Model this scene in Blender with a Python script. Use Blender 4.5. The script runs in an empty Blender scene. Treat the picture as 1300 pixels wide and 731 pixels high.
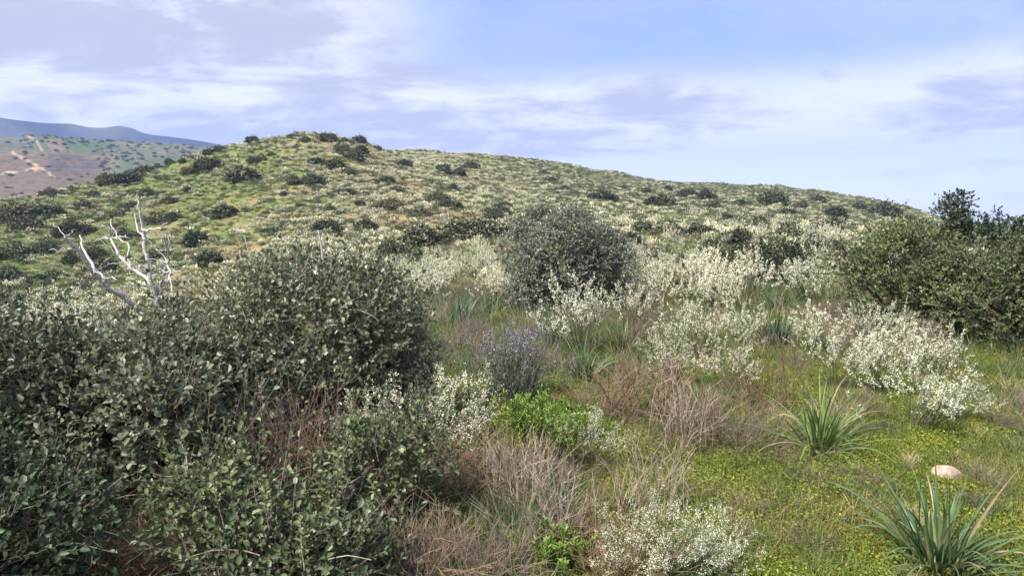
import bpy, math, random
import numpy as np
R = math.radians
random.seed(7)

# ------------------------------------------------------------------ camera, sky, sun, exposure
EYE, PITCH, FPX = 1.65, R(5.4), 847.0
cam_data = bpy.data.cameras.new('camera')
cam = bpy.data.objects.new('camera', cam_data)
bpy.context.scene.collection.objects.link(cam)
cam.location = (0, 0, EYE)
cam.rotation_euler = (R(90) - PITCH, 0, 0)
cam_data.sensor_width = 36.0
cam_data.lens = 36.0 * FPX / 1300.0
cam_data.clip_start, cam_data.clip_end = 0.05, 30000
scene = bpy.context.scene
scene.camera = cam

SUN_EL, SUN_AZ = R(52), R(-132)          # azimuth from +Y towards +X
tosun = (math.sin(SUN_AZ) * math.cos(SUN_EL), math.cos(SUN_AZ) * math.cos(SUN_EL), math.sin(SUN_EL))
SKY_STRENGTH = 0.14

world = bpy.data.worlds.new('World')
scene.world = world
world.use_nodes = True
wn, wl = world.node_tree.nodes, world.node_tree.links
wn.clear()
def wnode(t, **k):
    n = wn.new(t)
    for a, v in k.items(): setattr(n, a, v)
    return n
sky = wnode('ShaderNodeTexSky', sky_type='NISHITA', sun_disc=False)
sky.sun_elevation, sky.sun_rotation = SUN_EL, SUN_AZ
sky.altitude, sky.air_density, sky.dust_density, sky.ozone_density = 600, 1.0, 1.2, 1.6
bg = wnode('ShaderNodeBackground'); bg.inputs[1].default_value = SKY_STRENGTH
wo = wnode('ShaderNodeOutputWorld')
tc = wnode('ShaderNodeTexCoord')
sep = wnode('ShaderNodeSeparateXYZ'); wl.new(tc.outputs['Generated'], sep.inputs[0])
def wmath(op, a, b=None, c=None, clamp=False):
    n = wnode('ShaderNodeMath', operation=op, use_clamp=clamp)
    for i, v in enumerate((a, b, c)):
        if v is None: continue
        if hasattr(v, 'is_output'): wl.new(v, n.inputs[i])
        else: n.inputs[i].default_value = v
    return n.outputs[0]
zc = wmath('ADD', wmath('MAXIMUM', sep.outputs[2], 0.0), 0.20)
cmb = wnode('ShaderNodeCombineXYZ')
wl.new(wmath('DIVIDE', sep.outputs[0], zc), cmb.inputs[0])
wl.new(wmath('DIVIDE', sep.outputs[1], zc), cmb.inputs[1])
def wnoise(scale, detail, rough, dist, off, sx=1, sy=1):
    mp = wnode('ShaderNodeMapping'); mp.inputs['Location'].default_value = off
    mp.inputs['Scale'].default_value = (sx, sy, 1)
    wl.new(cmb.outputs[0], mp.inputs[0])
    n = wnode('ShaderNodeTexNoise'); wl.new(mp.outputs[0], n.inputs['Vector'])
    n.inputs['Scale'].default_value = scale; n.inputs['Detail'].default_value = detail
    n.inputs['Roughness'].default_value = rough; n.inputs['Distortion'].default_value = dist
    return n.outputs['Fac']
def wsmooth(v, a, b):
    n = wnode('ShaderNodeMapRange', interpolation_type='SMOOTHSTEP')
    wl.new(v, n.inputs[0]); n.inputs[1].default_value = a; n.inputs[2].default_value = b
    return n.outputs[0]
n1 = wnoise(0.60, 8, 0.58, 0.25, (3.1, 1.7, 0), 0.9, 1.1)
n2 = wnoise(2.3, 9, 0.66, 0.35, (7.0, 2.0, 4.0), 0.9, 1.2)
n3 = wnoise(0.30, 4, 0.5, 0.3, (1.0, 6.0, 2.0))
# a cloud bank fills the west (left) and a broken layer lies low over the ridge
west = wsmooth(wmath('MULTIPLY', sep.outputs[0], -1.0), 0.02, 0.42)
band = wmath('MULTIPLY', wsmooth(sep.outputs[2], 0.085, 0.135), wmath('SUBTRACT', 1.0, wsmooth(sep.outputs[2], 0.165, 0.235)))
dens = wmath('ADD', wmath('ADD', wmath('MULTIPLY', n1, 0.62), wmath('MULTIPLY', n2, 0.38)), wmath('ADD', wmath('MULTIPLY', west, 0.30), wmath('MULTIPLY', band, 0.21)))
mask = wmath('MULTIPLY', wsmooth(dens, 0.43, 0.70), 0.93)
veil = wsmooth(n3, 0.30, 0.75)
thick = wsmooth(wmath('ADD', wmath('ADD', wmath('MULTIPLY', n2, 0.55), wmath('MULTIPLY', n1, 0.45)), wmath('MULTIPLY', west, 0.02)), 0.43, 0.58)
ccol = wnode('ShaderNodeMix', data_type='RGBA'); wl.new(thick, ccol.inputs[0])
K = 0.88 / SKY_STRENGTH
ccol.inputs[6].default_value = (0.68 * K, 0.68 * K, 0.71 * K, 1)
ccol.inputs[7].default_value = (0.355 * K, 0.352 * K, 0.38 * K, 1)
# thin high veil over the whole sky
vm = wnode('ShaderNodeMix', data_type='RGBA')
wl.new(wmath('ADD', wmath('MULTIPLY', veil, 0.15), 0.75), vm.inputs[0])
wl.new(sky.outputs[0], vm.inputs[6]); 
hzn = wnode('ShaderNodeMix', data_type='RGBA'); wl.new(wsmooth(sep.outputs[2], 0.02, 0.26), hzn.inputs[0])
hzn.inputs[6].default_value = (0.62 * K, 0.62 * K, 0.68 * K, 1); hzn.inputs[7].default_value = (0.195 * K, 0.262 * K, 0.53 * K, 1)
wl.new(hzn.outputs[2], vm.inputs[7])
cm = wnode('ShaderNodeMix', data_type='RGBA')
wl.new(mask, cm.inputs[0]); wl.new(vm.outputs[2], cm.inputs[6]); wl.new(ccol.outputs[2], cm.inputs[7])
wl.new(cm.outputs[2], bg.inputs[0]); wl.new(bg.outputs[0], wo.inputs[0])

sun_d = bpy.data.lights.new('sun', 'SUN')
sun_d.energy, sun_d.angle, sun_d.color = 4.9, R(9.0), (1.0, 0.96, 0.88)
sun = bpy.data.objects.new('sun', sun_d)
scene.collection.objects.link(sun)
from mathutils import Vector
sun.rotation_euler = Vector(tosun).to_track_quat('Z', 'Y').to_euler()
scene.view_settings.view_transform = 'Standard'
scene.view_settings.look = 'None'
scene.view_settings.exposure = 1.12
scene.view_settings.gamma = 1.0
scene.view_settings.use_curve_mapping = False
scene.render.engine = 'CYCLES'
scene.cycles.max_bounces = 6
scene.cycles.diffuse_bounces = 4
scene.cycles.transmission_bounces = 3
scene.cycles.volume_bounces = 0
scene.cycles.sample_clamp_indirect = 4.0

# ------------------------------------------------------------------ numpy noise
def _h(ix, iy, s):
    n = (ix.astype(np.int64) * 374761393 + iy.astype(np.int64) * 668265263 + s * 974634777) & 0x7fffffff
    n = ((n ^ (n >> 13)) * 1274126177) & 0x7fffffff
    return ((n ^ (n >> 16)) & 0xffff) / 65535.0
def vnoise(x, y, s=0):
    ix, iy = np.floor(x), np.floor(y); fx, fy = x - ix, y - iy
    fx = fx * fx * (3 - 2 * fx); fy = fy * fy * (3 - 2 * fy)
    a, b, c, d = _h(ix, iy, s), _h(ix + 1, iy, s), _h(ix, iy + 1, s), _h(ix + 1, iy + 1, s)
    return (a * (1 - fx) + b * fx) * (1 - fy) + (c * (1 - fx) + d * fx) * fy
def fbm(x, y, oct=4, s=0):
    t, a, n = 0, 0.5, 0
    for i in range(oct):
        t = t + a * vnoise(x * 2 ** i + 17.3 * i, y * 2 ** i - 9.1 * i, s + i); n += a; a *= 0.5
    return t / n
def sstep(v, a, b):
    t = np.clip((v - a) / (b - a), 0, 1); return t * t * (3 - 2 * t)

# ------------------------------------------------------------------ terrain height
def pixdir(px, py):
    dx, dy = (px - 650.0) / FPX, (365.5 - py) / FPX
    return np.array([dx, math.cos(PITCH) + dy * math.sin(PITCH), -math.sin(PITCH) + dy * math.cos(PITCH)])
def pixaz(px): return math.atan2((px - 650.0) / FPX, math.cos(PITCH) + 0.1 * math.sin(PITCH))
def slope(px, py):
    d = pixdir(px, py); return d[2] / math.hypot(d[0], d[1])
def pchip(x, y, xi):
    x, y = np.asarray(x, float), np.asarray(y, float)
    h = np.diff(x); dl = np.diff(y) / h
    d = np.zeros_like(y)
    for i in range(1, len(x) - 1):
        if dl[i - 1] * dl[i] > 0:
            w1, w2 = 2 * h[i] + h[i - 1], h[i] + 2 * h[i - 1]
            d[i] = (w1 + w2) / (w1 / dl[i - 1] + w2 / dl[i])
    d[0], d[-1] = dl[0], dl[-1]
    xi = np.clip(xi, x[0], x[-1])
    k = np.clip(np.searchsorted(x, xi) - 1, 0, len(x) - 2)
    t = (xi - x[k]) / h[k]
    return ((2*t**3-3*t**2+1)*y[k] + (t**3-2*t**2+t)*h[k]*d[k] + (-2*t**3+3*t**2)*y[k+1] + (t**3-t**2)*h[k]*d[k+1])
FAR = {400: 330, 1000: 318, 3000: 300, 6000: 289}
TAB = {
 -250: {20:452, 40:440, 60:400, 90:335, 120:290, 140:278, 180:320, **FAR},
 0:    {20:436, 40:418, 60:378, 90:314, 115:272, 130:259, 170:300, **FAR},
 100:  {20:424, 40:402, 60:358, 90:297, 115:257, 130:241, 170:285, **FAR},
 200:  {20:405, 35:388, 60:338, 90:277, 115:236, 130:216, 170:255, **FAR},
 300:  {20:390, 35:365, 60:312, 90:252, 115:210, 135:188, 175:215, 400:300, 1000:310, 3000:300, 6000:289},
 400:  {18:378, 30:355, 55:302, 85:242, 115:198, 140:173, 180:195, 400:290, 1000:300, 3000:296, 6000:289},
 455:  {18:376, 30:352, 55:303, 85:245, 115:204, 140:180, 185:205, 400:280, 1000:300, 3000:296, 6000:289},
 500:  {18:373, 30:345, 50:308, 80:254, 110:216, 140:194, 190:202, 260:196, 400:230, 1000:300, 3000:296, 6000:289},
 580:  {16:376, 28:345, 50:302, 80:258, 120:226, 180:207, 250:197, 400:225, 1000:295, 3000:294, 6000:289},
 690:  {15:378, 25:350, 50:296, 80:265, 120:243, 180:224, 250:207, 400:228, 1000:290, 3000:292, 6000:289},
 760:  {15:378, 25:348, 50:294, 85:268, 130:250, 190:234, 280:220, 450:245, 1000:292, 3000:292, 6000:289},
 850:  {15:378, 25:345, 50:293, 90:271, 150:253, 220:242, 290:233, 450:255, 1000:295, 3000:292, 6000:289},
 1000: {15:380, 25:347, 50:300, 90:280, 150:262, 220:249, 290:241, 450:268, 1000:300, 3000:292, 6000:289},
 1100: {15:382, 25:350, 50:312, 90:292, 150:275, 220:263, 290:255, 450:285, 1000:305, 3000:292, 6000:289},
 1200: {15:385, 25:355, 50:325, 90:309, 150:295, 220:285, 290:279, 450:302, 1000:308, 3000:291, 6000:288},
 1300: {15:390, 25:362, 50:335, 90:322, 150:313, 220:308, 290:305, 450:311, 1000:310, 3000:291, 6000:288},
 1500: {15:395, 25:375, 50:355, 90:345, 150:337, 220:332, 290:330, 450:327, 1000:318, 3000:292, 6000:288},
}
LR = np.linspace(math.log(0.3), math.log(6000), 420)
AZ = np.linspace(R(-48), R(48), 400)
_cols = sorted(TAB); _caz = [pixaz(p) for p in _cols]
_zc = []
for p in _cols:
    rr = [0.3, 3, 9] + sorted(TAB[p]); zz = [0, 0, 0] + [EYE + r * slope(p, TAB[p][r]) for r in sorted(TAB[p])]
    _zc.append(pchip(np.log(rr), zz, LR))
_zc = np.array(_zc)                                   # columns x LR
ZG = np.array([pchip(_caz, _zc[:, i], AZ) for i in range(len(LR))])   # LR x AZ
def height(x, y):
    x, y = np.asarray(x, float), np.asarray(y, float)
    r = np.maximum(np.hypot(x, y), 0.3); az = np.arctan2(x, y)
    back = sstep(np.abs(az), R(50), R(110))
    fi = np.clip((np.log(r) - LR[0]) / (LR[1] - LR[0]), 0, len(LR) - 1.001)
    fj = np.clip((az - AZ[0]) / (AZ[1] - AZ[0]), 0, len(AZ) - 1.001)
    i, j = fi.astype(int), fj.astype(int); u, v = fi - i, fj - j
    z = (ZG[i, j]*(1-u) + ZG[i+1, j]*u)*(1-v) + (ZG[i, j+1]*(1-u) + ZG[i+1, j+1]*u)*v
    z = z * (1 - back) + back * (-0.02 * r)
    amp = np.interp(r, [0, 4, 15, 40, 140, 400, 6000], [0.02, 0.05, 0.12, 0.45, 1.1, 2.5, 10])
    sc = np.interp(r, [0, 15, 60, 200, 6000], [0.9, 0.5, 0.14, 0.06, 0.01])
    z = z + amp * ((fbm(x * 0.10 + 5, y * 0.10 + 3, 4, 3) - 0.5) * np.where(r > 12, 1.6, 0.8) + (fbm(x * 0.9, y * 0.9, 3, 9) - 0.5) * np.where(r < 60, 0.8, 0.2))
    return z
def hz(x, y): return float(height(np.array([x]), np.array([y]))[0])
_rs = np.exp(np.linspace(math.log(1.8), math.log(420), 900))
def ground_at(px, py):
    """Where the line of sight through a spot of the photograph meets the terrain."""
    d = pixdir(px, py); hd = math.hypot(d[0], d[1]); s = d[2] / hd
    xs, ys = _rs * d[0] / hd, _rs * d[1] / hd
    hit = height(xs, ys) >= EYE + _rs * s
    k = int(np.argmax(hit)) if hit.any() else int(np.argmax((height(xs, ys) - EYE) / _rs))
    r = _rs[k]
    return r * d[0] / hd, r * d[1] / hd, r
def at_depth(px, depth):
    return (px - 650.0) / FPX * depth, depth
def point(px, py, depth):
    d = pixdir(px, py); return d * (depth / d[1]) + np.array([0, 0, EYE])

# ------------------------------------------------------------------ mesh helpers
def nrm(v): return v / np.maximum(np.linalg.norm(v, axis=-1, keepdims=True), 1e-9)
class MB:
    """Collects blocks of vertices, faces (all with the same corner count per block) and vertex colours."""
    def __init__(s): s.v, s.f, s.c, s.n = [], [], [], 0
    def add(s, V, F, C):
        V = np.asarray(V, float).reshape(-1, 3); C = np.asarray(C, float)
        if C.ndim == 1: C = np.tile(C, (len(V), 1))
        s.v.append(V); s.f.append(np.asarray(F, int) + s.n); s.c.append(C); s.n += len(V)
        return s
    def mesh(s, name, mat, smooth=False):
        V = np.concatenate(s.v); C = np.concatenate(s.c)
        me = bpy.data.meshes.new(name)
        loops = np.concatenate([f.ravel() for f in s.f])
        tot = np.concatenate([np.full(len(f), f.shape[1]) for f in s.f])
        st = np.concatenate([[0], np.cumsum(tot)[:-1]])
        me.vertices.add(len(V)); me.vertices.foreach_set('co', V.ravel().astype(np.float32))
        me.loops.add(len(loops)); me.loops.foreach_set('vertex_index', loops.astype(np.int32))
        me.polygons.add(len(tot)); me.polygons.foreach_set('loop_start', st.astype(np.int32))
        me.polygons.foreach_set('loop_total', tot.astype(np.int32))
        if smooth: me.polygons.foreach_set('use_smooth', np.ones(len(tot), bool))
        a = me.attributes.new('col', 'FLOAT_COLOR', 'POINT')
        a.data.foreach_set('color', np.concatenate([C, np.ones((len(C), 1))], 1).ravel().astype(np.float32))
        me.materials.append(mat); me.update(calc_edges=True); me.validate()
        return me
COL = scene.collection
def obj(name, me, parent=None, loc=(0, 0, 0), rz=0.0, sc=1.0, label=None, cat=None, group=None, kind=None):
    o = bpy.data.objects.new(name, me); COL.objects.link(o)
    if parent: o.parent = parent
    o.location = loc; o.rotation_euler = (0, 0, rz)
    o.scale = (sc, sc, sc) if not isinstance(sc, tuple) else sc
    for k, v in (('label', label), ('category', cat), ('group', group), ('kind', kind)):
        if v: o[k] = v
    return o
def copy_tree(o, parent=None):
    c = o.copy(); COL.objects.link(c); c.parent = parent
    for ch in o.children: copy_tree(ch, c)
    return c

def grow(rng, P, D, L, K, curl=(0, 0, 0), jit=0.1):
    """Polylines that start at P along D with length L, bent by curl per step."""
    N = len(P); pts = np.zeros((N, K, 3)); pts[:, 0] = P; d = nrm(D)
    curl = np.asarray(curl, float)
    for k in range(1, K):
        d = nrm(d + curl + rng.normal(0, jit, (N, 3)))
        pts[:, k] = pts[:, k - 1] + d * (np.asarray(L).reshape(-1, 1) / (K - 1))
    return pts
def tubes(mb, pts, r0, r1, C, sides=3):
    N, K, _ = pts.shape
    d = nrm(pts[:, -1] - pts[:, 0]); a = np.where(np.abs(d[:, 2:3]) > 0.9, [[1., 0, 0]], [[0., 0, 1]])
    u = nrm(np.cross(d, a)); v = np.cross(d, u)
    t = np.linspace(0, 1, K)[None, :]
    r = np.asarray(r0).reshape(-1, 1) * (1 - t) + np.asarray(r1).reshape(-1, 1) * t
    r = np.broadcast_to(r, (N, K))
    V = np.zeros((N, K, sides, 3))
    for s in range(sides):
        an = 2 * math.pi * s / sides
        V[:, :, s] = pts + (u[:, None] * math.cos(an) + v[:, None] * math.sin(an)) * r[:, :, None]
    b = (np.arange(N) * K * sides)[:, None, None]
    k = (np.arange(K - 1) * sides)[None, :, None]; s = np.arange(sides)[None, None, :]; s2 = (s + 1) % sides
    F = np.stack([b + k + s, b + k + s2, b + k + sides + s2, b + k + sides + s], -1).reshape(-1, 4)
    C = np.asarray(C, float)
    if C.ndim == 2 and len(C) == N: C = np.repeat(C, K * sides, 0)
    mb.add(V, F, C)
def ribbons(mb, pts, w, C, rng, fold=0.0, taper=1.0, side=None):
    """Flat or V-folded blades that taper to a point."""
    N, K, _ = pts.shape
    d = nrm(pts[:, -1] - pts[:, 0])
    if side is None:
        side = nrm(np.cross(d, nrm(rng.normal(0, 1, (N, 3)) * 0.5 + [0, 0, 1])))
    up = np.cross(side, d)
    t = np.linspace(0, 1, K); prof = np.minimum(1, 0.55 + t * 2.2) * (1 - t ** (2.2 * taper)) + 0.03
    W = np.asarray(w).reshape(-1, 1) * prof[None, :]
    nv = 3 if fold else 2
    V = np.zeros((N, K, nv, 3)); h = side[:, None] * W[:, :, None] * 0.5
    V[:, :, 0] = pts - h; V[:, :, -1] = pts + h
    if fold:
        V[:, :, 1] = pts - up[:, None] * W[:, :, None] * fold
    b = (np.arange(N) * K * nv)[:, None, None]; k = (np.arange(K - 1) * nv)[None, :, None]; s = np.arange(nv - 1)[None, None, :]
    F = np.stack([b + k + s, b + k + s + 1, b + k + nv + s + 1, b + k + nv + s], -1).reshape(-1, 4)
    C = np.asarray(C, float)
    if C.ndim == 2 and len(C) == N: C = np.repeat(C, K * nv, 0)
    mb.add(V, F, C)
def leaves(mb, P, D, Nn, L, W, C, fold=0.25):
    """Oval leaves: two quads hinged along the midrib."""
    D = nrm(D); S = nrm(np.cross(D, Nn)); U = np.cross(S, D)
    L = np.asarray(L).reshape(-1, 1); W = np.asarray(W).reshape(-1, 1); n = len(P)
    V = np.zeros((n, 6, 3))
    V[:, 0] = P; V[:, 3] = P + D * L - U * L * 0.08
    for i, (a, b) in enumerate(((0.28, 0.42), (0.70, 0.46))):
        V[:, 1 + i] = P + D * L * a + S * W * b + U * W * fold
        V[:, 5 - i] = P + D * L * a - S * W * b + U * W * fold
    b = (np.arange(n) * 6)[:, None]
    F = np.concatenate([b + [0, 1, 2, 3], b + [0, 3, 4, 5]], 0)
    mb.add(V, F, np.repeat(C, 6, 0))
def petals(mb, rng, P, size, C):
    """Small folded blossoms."""
    n = len(P); D = nrm(rng.normal(0, 1, (n, 3)) + [0, 0, 0.5]); S = nrm(np.cross(D, rng.normal(0, 1, (n, 3))))
    s = (size * rng.uniform(0.65, 1.25, n))[:, None]; U = np.cross(S, D)
    V = np.stack([P - D * s * .5, P + S * s * .45 + U * s * .18, P + D * s * .5, P - S * s * .45 + U * s * .18], 1)
    b = (np.arange(n) * 4)[:, None]
    mb.add(V, np.concatenate([b + [0, 1, 2], b + [0, 2, 3]], 0), np.repeat(C, 4, 0))
def lerp(a, b, t): return np.asarray(a)[None] * (1 - t[:, None]) + np.asarray(b)[None] * t[:, None]

# ------------------------------------------------------------------ materials
def mat_col(name, rough=0.6, trans=0.0, spec=0.3, var=0.15, noise=0.0, nscale=40, bump=0.0):
    m = bpy.data.materials.new(name); m.use_nodes = True
    n, l = m.node_tree.nodes, m.node_tree.links
    p = n['Principled BSDF']; out = n['Material Output']
    a = n.new('ShaderNodeAttribute'); a.attribute_name = 'col'
    oi = n.new('ShaderNodeObjectInfo')
    hs = n.new('ShaderNodeHueSaturation'); l.new(a.outputs['Color'], hs.inputs['Color'])
    mr = n.new('ShaderNodeMapRange'); l.new(oi.outputs['Random'], mr.inputs[0])
    mr.inputs[3].default_value = 1 - var; mr.inputs[4].default_value = 1 + var
    tcn = n.new('ShaderNodeTexCoord'); nz = n.new('ShaderNodeTexNoise')
    l.new(tcn.outputs['Object'], nz.inputs['Vector']); nz.inputs['Scale'].default_value = nscale; nz.inputs['Detail'].default_value = 4
    mm = n.new('ShaderNodeMapRange'); l.new(nz.outputs['Fac'], mm.inputs[0])
    mm.inputs[1].default_value = 0.3; mm.inputs[2].default_value = 0.7
    mm.inputs[3].default_value = 1 - noise; mm.inputs[4].default_value = 1 + noise
    mu = n.new('ShaderNodeMath'); mu.operation = 'MULTIPLY'; l.new(mr.outputs[0], mu.inputs[0]); l.new(mm.outputs[0], mu.inputs[1])
    l.new(mu.outputs[0], hs.inputs['Value'])
    hr = n.new('ShaderNodeMapRange'); l.new(oi.outputs['Random'], hr.inputs[0])
    hr.inputs[3].default_value = 0.5 + var * 0.06; hr.inputs[4].default_value = 0.5 - var * 0.06
    l.new(hr.outputs[0], hs.inputs['Hue'])
    l.new(hs.outputs[0], p.inputs['Base Color'])
    p.inputs['Roughness'].default_value = rough
    p.inputs['Specular IOR Level'].default_value = spec
    if bump:
        b = n.new('ShaderNodeBump'); b.inputs['Strength'].default_value = bump; b.inputs['Distance'].default_value = 0.02
        l.new(nz.outputs['Fac'], b.inputs['Height']); l.new(b.outputs[0], p.inputs['Normal'])
    if trans:
        t = n.new('ShaderNodeBsdfTranslucent'); l.new(hs.outputs[0], t.inputs[0])
        mx = n.new('ShaderNodeMixShader'); mx.inputs[0].default_value = trans
        l.new(p.outputs[0], mx.inputs[1]); l.new(t.outputs[0], mx.inputs[2]); l.new(mx.outputs[0], out.inputs[0])
    return m
M_LEAF = mat_col('oak_leaf', 0.50, 0.26, 0.28, 0.12)
M_SHRUB = mat_col('hill_shrub_leaf', 0.6, 0.10, 0.25, 0.25)
M_WOOD = mat_col('bark', 0.85, 0, 0.2, 0.1, 0.35, 60, 0.6)
M_DEAD = mat_col('weathered_wood', 0.8, 0, 0.2, 0.06, 0.3, 45, 0.5)
M_STEM = mat_col('broom_stem', 0.7, 0, 0.2, 0.15)
M_FLOWER = mat_col('white_blossom', 0.6, 0.35, 0.2, 0.12)
M_DRY = mat_col('dry_twig', 0.8, 0, 0.2, 0.15, 0.2, 30)
M_BLADE = mat_col('strap_leaf', 0.40, 0.2, 0.4, 0.08, 0.12, 25)
M_GRASS = mat_col('grass_blade', 0.55, 0.25, 0.25, 0.3)
M_LAV = mat_col('lavender', 0.7, 0.15, 0.2, 0.05)
M_STONE = mat_col('stone', 0.85, 0, 0.25, 0.05, 0.35, 22, 0.8)

def mat_ground(name, fine, bumpd, rough=0.95, n2scale=None):
    m = bpy.data.materials.new(name); m.use_nodes = True
    n, l = m.node_tree.nodes, m.node_tree.links
    p = n['Principled BSDF']; p.inputs['Roughness'].default_value = rough
    p.inputs['Specular IOR Level'].default_value = 0.1
    a = n.new('ShaderNodeAttribute'); a.attribute_name = 'col'
    g = n.new('ShaderNodeNewGeometry')
    cols = a.outputs['Color']
    nzs = []
    for sc, amt in fine:
        nz = n.new('ShaderNodeTexNoise'); l.new(g.outputs['Position'], nz.inputs['Vector'])
        nz.inputs['Scale'].default_value = sc; nz.inputs['Detail'].default_value = 5; nz.inputs['Roughness'].default_value = 0.65
        mr = n.new('ShaderNodeMapRange'); l.new(nz.outputs['Fac'], mr.inputs[0])
        mr.inputs[1].default_value = 0.3; mr.inputs[2].default_value = 0.7
        mr.inputs[3].default_value = 1 - amt; mr.inputs[4].default_value = 1 + amt
        mx = n.new('ShaderNodeMix'); mx.data_type = 'RGBA'; mx.blend_type = 'MULTIPLY'; mx.inputs[0].default_value = 1
        l.new(cols, mx.inputs[6]); l.new(mr.outputs[0], mx.inputs[7]); cols = mx.outputs[2]; nzs.append(nz)
    l.new(cols, p.inputs['Base Color'])
    b = n.new('ShaderNodeBump'); b.inputs['Strength'].default_value = 0.8; b.inputs['Distance'].default_value = bumpd
    l.new(nzs[-1].outputs['Fac'], b.inputs['Height']); l.new(b.outputs[0], p.inputs['Normal'])
    return m
M_GROUND = mat_ground('meadow_soil', [(0.35, 0.25), (4, 0.35), (28, 0.35)], 0.03)
M_FARHILL = mat_ground('far_fields', [(0.02, 0.15), (0.15, 0.3)], 1.5)
M_MOUNT = mat_ground('far_mountain', [(0.004, 0.25), (0.03, 0.25)], 8)

# ------------------------------------------------------------------ the ground
GREEN, OLIVE, TAN, BROWN, STRAW = (0.105, 0.145, 0.038), (0.145, 0.155, 0.058), (0.24, 0.180, 0.105), (0.17, 0.115, 0.070), (0.24, 0.20, 0.10)
def ground_colour(x, y):
    r = np.hypot(x, y); az = np.arctan2(x, y)
    px = 650 + FPX * np.tan(np.clip(az, -1.2, 1.2))
    n1 = fbm(x * 0.055 + 11, y * 0.055 + 4, 4, 21); n2 = fbm(x * 0.4, y * 0.4, 3, 31); n3 = fbm(x * 0.02, y * 0.02, 3, 41)
    c = lerp(GREEN, OLIVE, sstep(n2, 0.35, 0.65))
    def blend(c, col, w): return c * (1 - w[:, None]) + np.asarray(col)[None] * w[:, None]
    # dry open soil: the saddle between the round hill and the long ridge, and streaks over both
    saddle = np.exp(-((px - 585) / 75) ** 2) * np.exp(-((np.log(np.maximum(r, 1)) - math.log(48)) / 0.5) ** 2)
    c = blend(c, TAN, np.clip(sstep(n1, 0.50, 0.66) * np.where(r > 14, 0.8, 0.15) + saddle * sstep(n2 + n1, 0.75, 1.1) * 1.2, 0, 0.95))
    c = blend(c, BROWN, sstep(n2, 0.56, 0.74) * np.where(r > 20, 0.55, 0.35))
    ridge = sstep(px, 600, 760) * sstep(r, 60, 110)
    c = blend(c, (0.100, 0.108, 0.054), ridge * 0.75)
    c = blend(c, (0.17, 0.15, 0.06), np.exp(-((px - 620) / 60) ** 2) * sstep(r, 190, 240) * 0.8)
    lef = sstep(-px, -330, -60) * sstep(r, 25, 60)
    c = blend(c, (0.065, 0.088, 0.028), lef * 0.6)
    # near brown thatch of dead stems and yellow-green moss
    near = 1 - sstep(r, 9, 16)
    moss = sstep(px, 560, 760)
    c = blend(c, (0.090, 0.098, 0.020), near * moss * sstep(n2, 0.3, 0.55) * 0.85)
    c = blend(c, (0.095, 0.085, 0.042), near * (1 - moss) * 0.6)
    c = blend(c, (0.14, 0.10, 0.055), near * moss * sstep(fbm(x * 1.1 + 40, y * 1.1, 3, 77), 0.52, 0.68) * 0.8)
    open_ = np.exp(-((px - 560) / 55) ** 2) * np.exp(-((r - 11) / 4.5) ** 2)
    c = blend(c, (0.24, 0.185, 0.075), open_ * sstep(n2, 0.25, 0.5) * 0.9)
    far = sstep(r, 700, 1500)
    c = blend(c, (0.13, 0.125, 0.07), far * 0.8)
    return c
def build_ground():
    azs = np.concatenate([np.linspace(R(-180), R(-48), 34)[:-1], np.linspace(R(-48), R(48), 420), np.linspace(R(48), R(180), 34)[1:]])
    lr = np.linspace(math.log(0.3), math.log(3250), 330)
    rr = np.exp(lr); A, Rr = np.meshgrid(azs, rr)
    x, y = (Rr * np.sin(A)).ravel(), (Rr * np.cos(A)).ravel()
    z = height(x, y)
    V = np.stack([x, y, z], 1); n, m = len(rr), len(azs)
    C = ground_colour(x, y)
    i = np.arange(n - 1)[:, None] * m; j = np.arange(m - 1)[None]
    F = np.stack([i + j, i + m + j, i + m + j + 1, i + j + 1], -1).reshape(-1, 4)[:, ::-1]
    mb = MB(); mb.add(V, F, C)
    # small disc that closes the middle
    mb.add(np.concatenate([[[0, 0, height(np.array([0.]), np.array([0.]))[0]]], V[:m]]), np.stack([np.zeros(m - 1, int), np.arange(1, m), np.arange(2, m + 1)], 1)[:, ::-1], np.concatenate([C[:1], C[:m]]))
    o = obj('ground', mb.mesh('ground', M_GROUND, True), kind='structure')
    return o
build_ground()

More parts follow.
